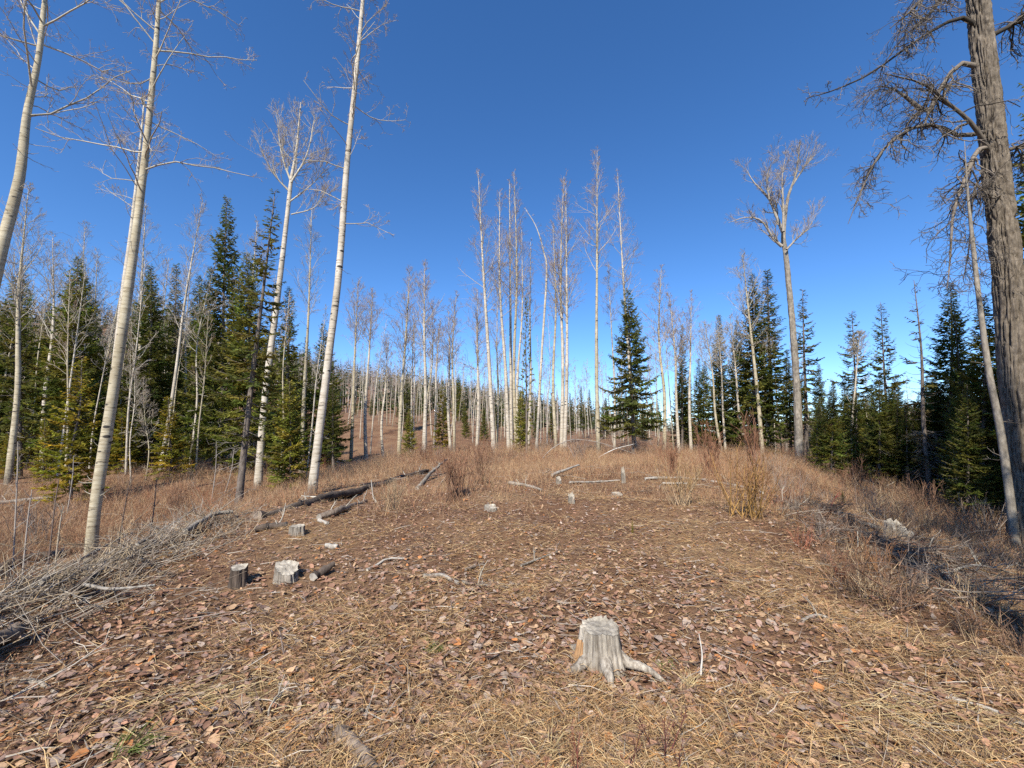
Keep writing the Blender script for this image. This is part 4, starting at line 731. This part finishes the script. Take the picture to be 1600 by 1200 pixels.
# matted dry grass
GP = [(.52, .355, .175), (.44, .275, .135), (.60, .455, .255), (.30, .18, .095), (.36, .25, .16), (.48, .25, .09)]; GW = [5, 5, 3, 4, 3, 1.5]
x, y = polar(380000, 1.3, 34); pn = patch(x, y, 1.3, 71); right = ss(1.2, 4.5, x - .12 * y); clear = np.exp(-((x - 2.2) ** 2 / 9 + (y - 10) ** 2 / 20))
keep = rng.uniform(0, 1, len(x)) < np.clip(.36 + .62 * right + .5 * clear + 1.3 * (pn - .5) + .9 * (patch(x, y, .45, 72) - .5), .2, 1); x, y, right = x[keep], y[keep], right[keep]; n = len(x)
fl = rng.uniform(0, 6.28, n); D = np.stack([np.cos(fl), np.sin(fl), np.abs(rng.normal(.10, .22, n)) + .02 + .3 * (rng.uniform(0, 1, n) < .14)], -1); D[:, 0] += right * 1.1; D[:, 1] -= right * .5
Lg = rng.uniform(.05, .20, n) * (1 + right * rng.uniform(0, 1.3, n)); nr = np.hypot(x, y) < 5.2; ar = (x, y, H(x, y) + rng.uniform(.0, .02, n), D, Lg, rng.uniform(.0011, .0026, n), rng.uniform(-.1, .5, n), pick(GP, GW, n, .25))
V, Tt, C = blades(*[q[nr] for q in ar]); V2, T2, C2 = strands(*[q[~nr] for q in ar]); V, Tt, C = np.concatenate([V, V2]), np.concatenate([Tt, T2 + len(V)]), np.concatenate([C, C2])
tag(obj('dry_grass', mk_mesh('dry_grass', V, Tt, None, C), M_grass), 'matted straw-coloured dead grass covering the slope', 'grass', None, 'stuff')
# upright dead stalks and reddish undergrowth
UP = [(.38, .205, .115), (.38, .165, .085), (.29, .165, .105), (.52, .36, .20), (.26, .125, .08), (.43, .29, .19)]; UW = [4, 2.5, 3, 5, 2, 2]
x, y = polar(105000, 4, 75, -62, 62); x2, y2 = polar(85000, 8, 27, -50, 50); x, y = np.concatenate([x, x2]), np.concatenate([y, y2]); zone = np.clip(ss(7.2, 12.5, np.hypot(x, y) + 2.4 * (patch(x, y, 2.4, 83) - .5)) + np.where(x > 0, .8, .55) * ss(1, 4, np.abs(x + .3) - .22 * y - .6), 0, 1) * (1 - .75 * np.exp(-((x - 1.8) ** 2 / 5 + (y - 10.5) ** 2 / 8))); keep = rng.uniform(0, 1, len(x)) < zone * np.clip(1.5 * patch(x, y, 1.7, 81) + .5 * ss(11, 15, np.hypot(x, y)), .05, 1)
x, y = x[keep], y[keep]
for (a_, b_) in (((402, 812), (668, 738)), ((498, 812), (572, 786)), ((652, 766), (698, 736)), ((1008, 750), (1192, 772)), ((890, 756), (968, 752))):
    pa, pb = hit(*a_, 34), hit(*b_, 34); dd, _ = seg_dist(x, y, pa[:2], pb[:2]); kk = dd > .45; x, y = x[kk], y[kk]
n = len(x); D = np.stack([rng.normal(0, .38, n), rng.normal(0, .38, n), np.ones(n)], -1); hh = rng.uniform(.22, .75, n) * (.6 + .9 * patch(x, y, 3.1, 82)) * (.36 + .55 * ss(6, 26, np.hypot(x, y))); pt = patch(x, y, 3.4, 91)[:, None]; Cc = pick(UP, UW, n, .25) * (1 - .35 * pt) + np.array([.50, .36, .20]) * .45 * pt * rng.uniform(.5, 1.2, (n, 1)); z = H(x, y)
V1, T1, C1 = strands(x, y, z - .02, D, hh, rng.uniform(.0022, .0042, n), rng.uniform(-.1, .25, n), Cc); Vs = [V1]; Ts = [T1]; Cs = [C1]; off = len(V1); Dn = D / np.linalg.norm(D, axis=1, keepdims=True)
for q in range(2):
    f = rng.uniform(.3, .8, n); b = np.stack([x, y, z], -1) + Dn * (hh * f)[:, None]; D2 = Dn + rng.normal(0, .6, (n, 3)); V2, T2, C2 = strands(b[:, 0], b[:, 1], b[:, 2], D2, hh * rng.uniform(.25, .5, n), np.full(n, .0022), rng.uniform(-.1, .2, n), Cc * .95); Vs.append(V2); Ts.append(T2 + off); Cs.append(C2); off += len(V2)
tag(obj('undergrowth', mk_mesh('undergrowth', np.concatenate(Vs), np.concatenate(Ts), None, np.concatenate(Cs)), M_grass), 'knee-high reddish brown bare brush covering the crest and slopes', 'undergrowth', None, 'stuff')
# waist-high clumps of bare brush
nc = 760; cx, cy = polar(nc, 5.5, 62, -60, 60); rc = np.hypot(cx, cy); kp = ((cx < -.45 * cy - 2.2) & (rc > 8.5)) | ((cx > .40 * cy + 1.5)) | (rc > 22); cx, cy = cx[kp], cy[kp]; nc = len(cx); per = 26; n = nc * per
hc = np.repeat(rng.uniform(.3, 1.1, nc) * (.45 + .55 * ss(6, 16, np.hypot(cx, cy))), per); bx = np.repeat(cx, per) + rng.normal(0, .13, n) * hc; by = np.repeat(cy, per) + rng.normal(0, .13, n) * hc
D = np.stack([rng.normal(0, .42, n), rng.normal(0, .42, n), np.ones(n)], -1); hh = hc * rng.uniform(.45, 1.1, n); z = H(bx, by)
Cc = np.repeat(pick([(.33, .27, .22), (.30, .18, .11), (.36, .15, .09), (.45, .33, .20), (.22, .16, .12)], [3, 3, 1.5, 2, 2], nc, .2), per, axis=0) * rng.uniform(.75, 1.2, (n, 1))
V1, T1, C1 = strands(bx, by, z - .03, D, hh, rng.uniform(.003, .006, n), rng.uniform(-.15, .3, n), Cc); Vs = [V1]; Ts = [T1]; Cs = [C1]; off = len(V1); Dn = D / np.linalg.norm(D, axis=1, keepdims=True)
for q in range(4):
    f = rng.uniform(.25, .9, n); b = np.stack([bx, by, z], -1) + Dn * (hh * f)[:, None]; D2 = Dn + rng.normal(0, .45, (n, 3)); V2, T2, C2 = strands(b[:, 0], b[:, 1], b[:, 2], D2, hh * rng.uniform(.18, .45, n), np.full(n, .0026), rng.uniform(-.1, .2, n), Cc); Vs.append(V2); Ts.append(T2 + off); Cs.append(C2); off += len(V2)
tag(obj('tall_undergrowth', mk_mesh('tall_undergrowth', np.concatenate(Vs), np.concatenate(Ts), None, np.concatenate(Cs)), M_grass), 'waist-high clumps of grey and brown bare brush under the trees', 'undergrowth', None, 'stuff')
# dead sticks strewn over the left hollow, the crest and the right slope
T = Tubes(); n = 1300; sx, sy = polar(n, 5.5, 45, -60, 60); sz = H(sx, sy); rs = np.hypot(sx, sy); kp = ((sx < -.45 * sy - 1.8) & (rs > 6.5)) | ((sx > .38 * sy + 1.2) & (rs > 8.5)) | (rs > 11)
for k in np.nonzero(kp)[0]:
    a = rng.uniform(0, 6.28); L = rng.uniform(.25, 1.2); dx, dy = math.cos(a) * L / 3, math.sin(a) * L / 3; lift = rng.uniform(.0, .14, 4); wob = rng.normal(0, .05 * L, (4, 2)); xs_ = sx[k] + dx * np.arange(4) + wob[:, 0]; ys_ = sy[k] + dy * np.arange(4) + wob[:, 1]; zs_ = H(xs_, ys_) + lift
    r = rng.uniform(.004, .011) * (.6 + .4 * L); T.add(list(np.stack([xs_, ys_, zs_], -1)), np.linspace(r, r * .4, 4), 4, np.array([(.34, .28, .22), (.25, .19, .14), (.45, .39, .31), (.17, .13, .10)][rng.integers(0, 4)]) * rng.uniform(.8, 1.1))
tag(obj('fallen_sticks', T.mesh('fallen_sticks'), M_twig), 'dead grey sticks strewn over the left hollow and brushy slopes', 'sticks', None, 'stuff')
# small twigs and straw lying on the leaves
x, y = polar(9000, 1.3, 16); n = len(x); fl = rng.uniform(0, 6.28, n); D = np.stack([np.cos(fl), np.sin(fl), rng.normal(0.03, .08, n)], -1)
V, Tt, C = blades(x, y, H(x, y) + rng.uniform(.012, .035, n), D, rng.uniform(.08, .38, n), rng.uniform(.0018, .0042, n), rng.normal(0, .15, n), pick([(.40, .34, .28), (.22, .16, .12), (.52, .46, .38), (.12, .08, .06)], [3, 4, 2, 3], n))
tag(obj('twig_litter', mk_mesh('twig_litter', V, Tt, None, C), M_grass), 'scattered small twigs lying over the leaves', 'twigs', None, 'stuff')
def tuft(label, px, py, L, n, pal, seed, lean=(0, 0), up=(.2, 1.1)):
    b = hit(px, py); global rng; rng = np.random.default_rng(seed); th = rng.uniform(0, 6.28, n); D = np.stack([np.cos(th) * .9 + lean[0], np.sin(th) * .9 + lean[1], rng.uniform(*up, n)], -1)
    V, Tt, C = blades(rng.normal(0, .03 + .25 * (up[1] < .5), n), rng.normal(0, .03 + .1 * (up[1] < .5), n), np.full(n, .0), D, rng.uniform(.4, 1, n) * L, np.full(n, .0026), rng.uniform(.1, .5, n), pick(pal, [1] * len(pal), n)); o = obj('grass_tuft', mk_mesh('grass_tuft', V, Tt, None, C), M_grass); o.location = b.tolist(); tag(o, label, 'grass tuft')
GRN = [(.12, .17, .035), (.16, .20, .05), (.30, .27, .12)]; STR = [(.55, .44, .25), (.48, .37, .19), (.40, .30, .15)]
tuft('green grass tuft on the open leaves left of the large stump', 682, 1018, .15, 46, GRN, 1); tuft('small green grass tuft just right of the large stump', 1040, 1045, .11, 36, GRN, 2); tuft('golden straw tuft combed flat on the lower left leaves', 320, 1100, .26, 260, STR, 3, (1.8, .9), (.0, .18)); tuft('green and straw tuft at the lower left', 190, 1180, .2, 70, GRN, 4, (1, .4))
tuft('pale straw tuft right of the large stump', 1075, 1075, .2, 50, STR, 5, (.4, .8)); tuft('long straw tuft at the lower right edge', 1480, 1120, .3, 260, STR, 6, (1.6, -.6), (0, .2)); tuft('bleached straw stalks at the bottom edge of the slope', 850, 1180, .25, 24, STR, 7)

# ------------------------------------------------------------------ far wooded hills
g = np.random.default_rng(31); N = 9000; az = np.radians(np.concatenate([g.uniform(-62, 22, 6500), g.uniform(22, 62, 2500)])); r = np.concatenate([np.sqrt(g.uniform(100 ** 2, 330 ** 2, 6500)), np.sqrt(g.uniform(240 ** 2, 640 ** 2, 2500))])
x, y = r * np.sin(az), r * np.cos(az); z = H(x, y); rng = g; T = Tubes(); con = g.uniform(0, 1, N) < np.where(az > .35, .5, .28)
nb = ~con; xb, yb, zb = x[nb], y[nb], z[nb]; n = len(xb); hh = g.uniform(7, 13, n); Vs, Ts, Cs = [], [], []; off = 0
def addb(*a):
    global off
    V, t, C = strands(*a); Vs.append(V); Ts.append(t + off); Cs.append(C); off += len(V)
D = np.stack([g.normal(0, .05, n), g.normal(0, .05, n), np.ones(n)], -1); Cb = pick([(.52, .47, .40), (.42, .36, .31), (.34, .27, .23)], [3, 3, 3], n); addb(xb, yb, zb, D, hh, g.uniform(.06, .12, n), np.zeros(n), Cb)
for q in range(12):
    f = g.uniform(.4, .95, n); D2 = np.stack([g.normal(0, .5, n), g.normal(0, .5, n), np.ones(n)], -1); addb(xb, yb, zb + hh * f, D2, hh * g.uniform(.12, .25, n), np.full(n, .022), np.zeros(n), Cb * np.array([.78, .66, .6]))
tag(obj('distant_bare_woods', mk_mesh('distant_bare_woods', np.concatenate(Vs), np.concatenate(Ts), None, np.concatenate(Cs)), M_grass), 'grey-brown leafless woods on the far hillsides', 'woods', None, 'stuff')
xc, yc, zc = x[con], y[con], z[con]; n = len(xc); hh = g.uniform(6, 13, n); Vs, Ts, Cs = [], [], []; off = 0; Cg = pick([(.09, .105, .045), (.12, .13, .05), (.07, .085, .04)], [1, 1, 1], n)
for q in range(40):
    f = g.uniform(.05, .98, n); th = g.uniform(0, 6.28, n); L = hh * .17 * (1 - f) + .25; D2 = np.stack([np.cos(th), np.sin(th), g.uniform(-.4, .3, n)], -1); addb(xc, yc, zc + hh * f, D2, L, L * .28, np.zeros(n), Cg * g.uniform(.7, 1.2, (n, 1)))
tag(obj('distant_conifer_woods', mk_mesh('distant_conifer_woods', np.concatenate(Vs), np.concatenate(Ts), None, np.concatenate(Cs)), M_needle), 'dark conifers scattered through the woods on the far hillsides', 'woods', None, 'stuff')
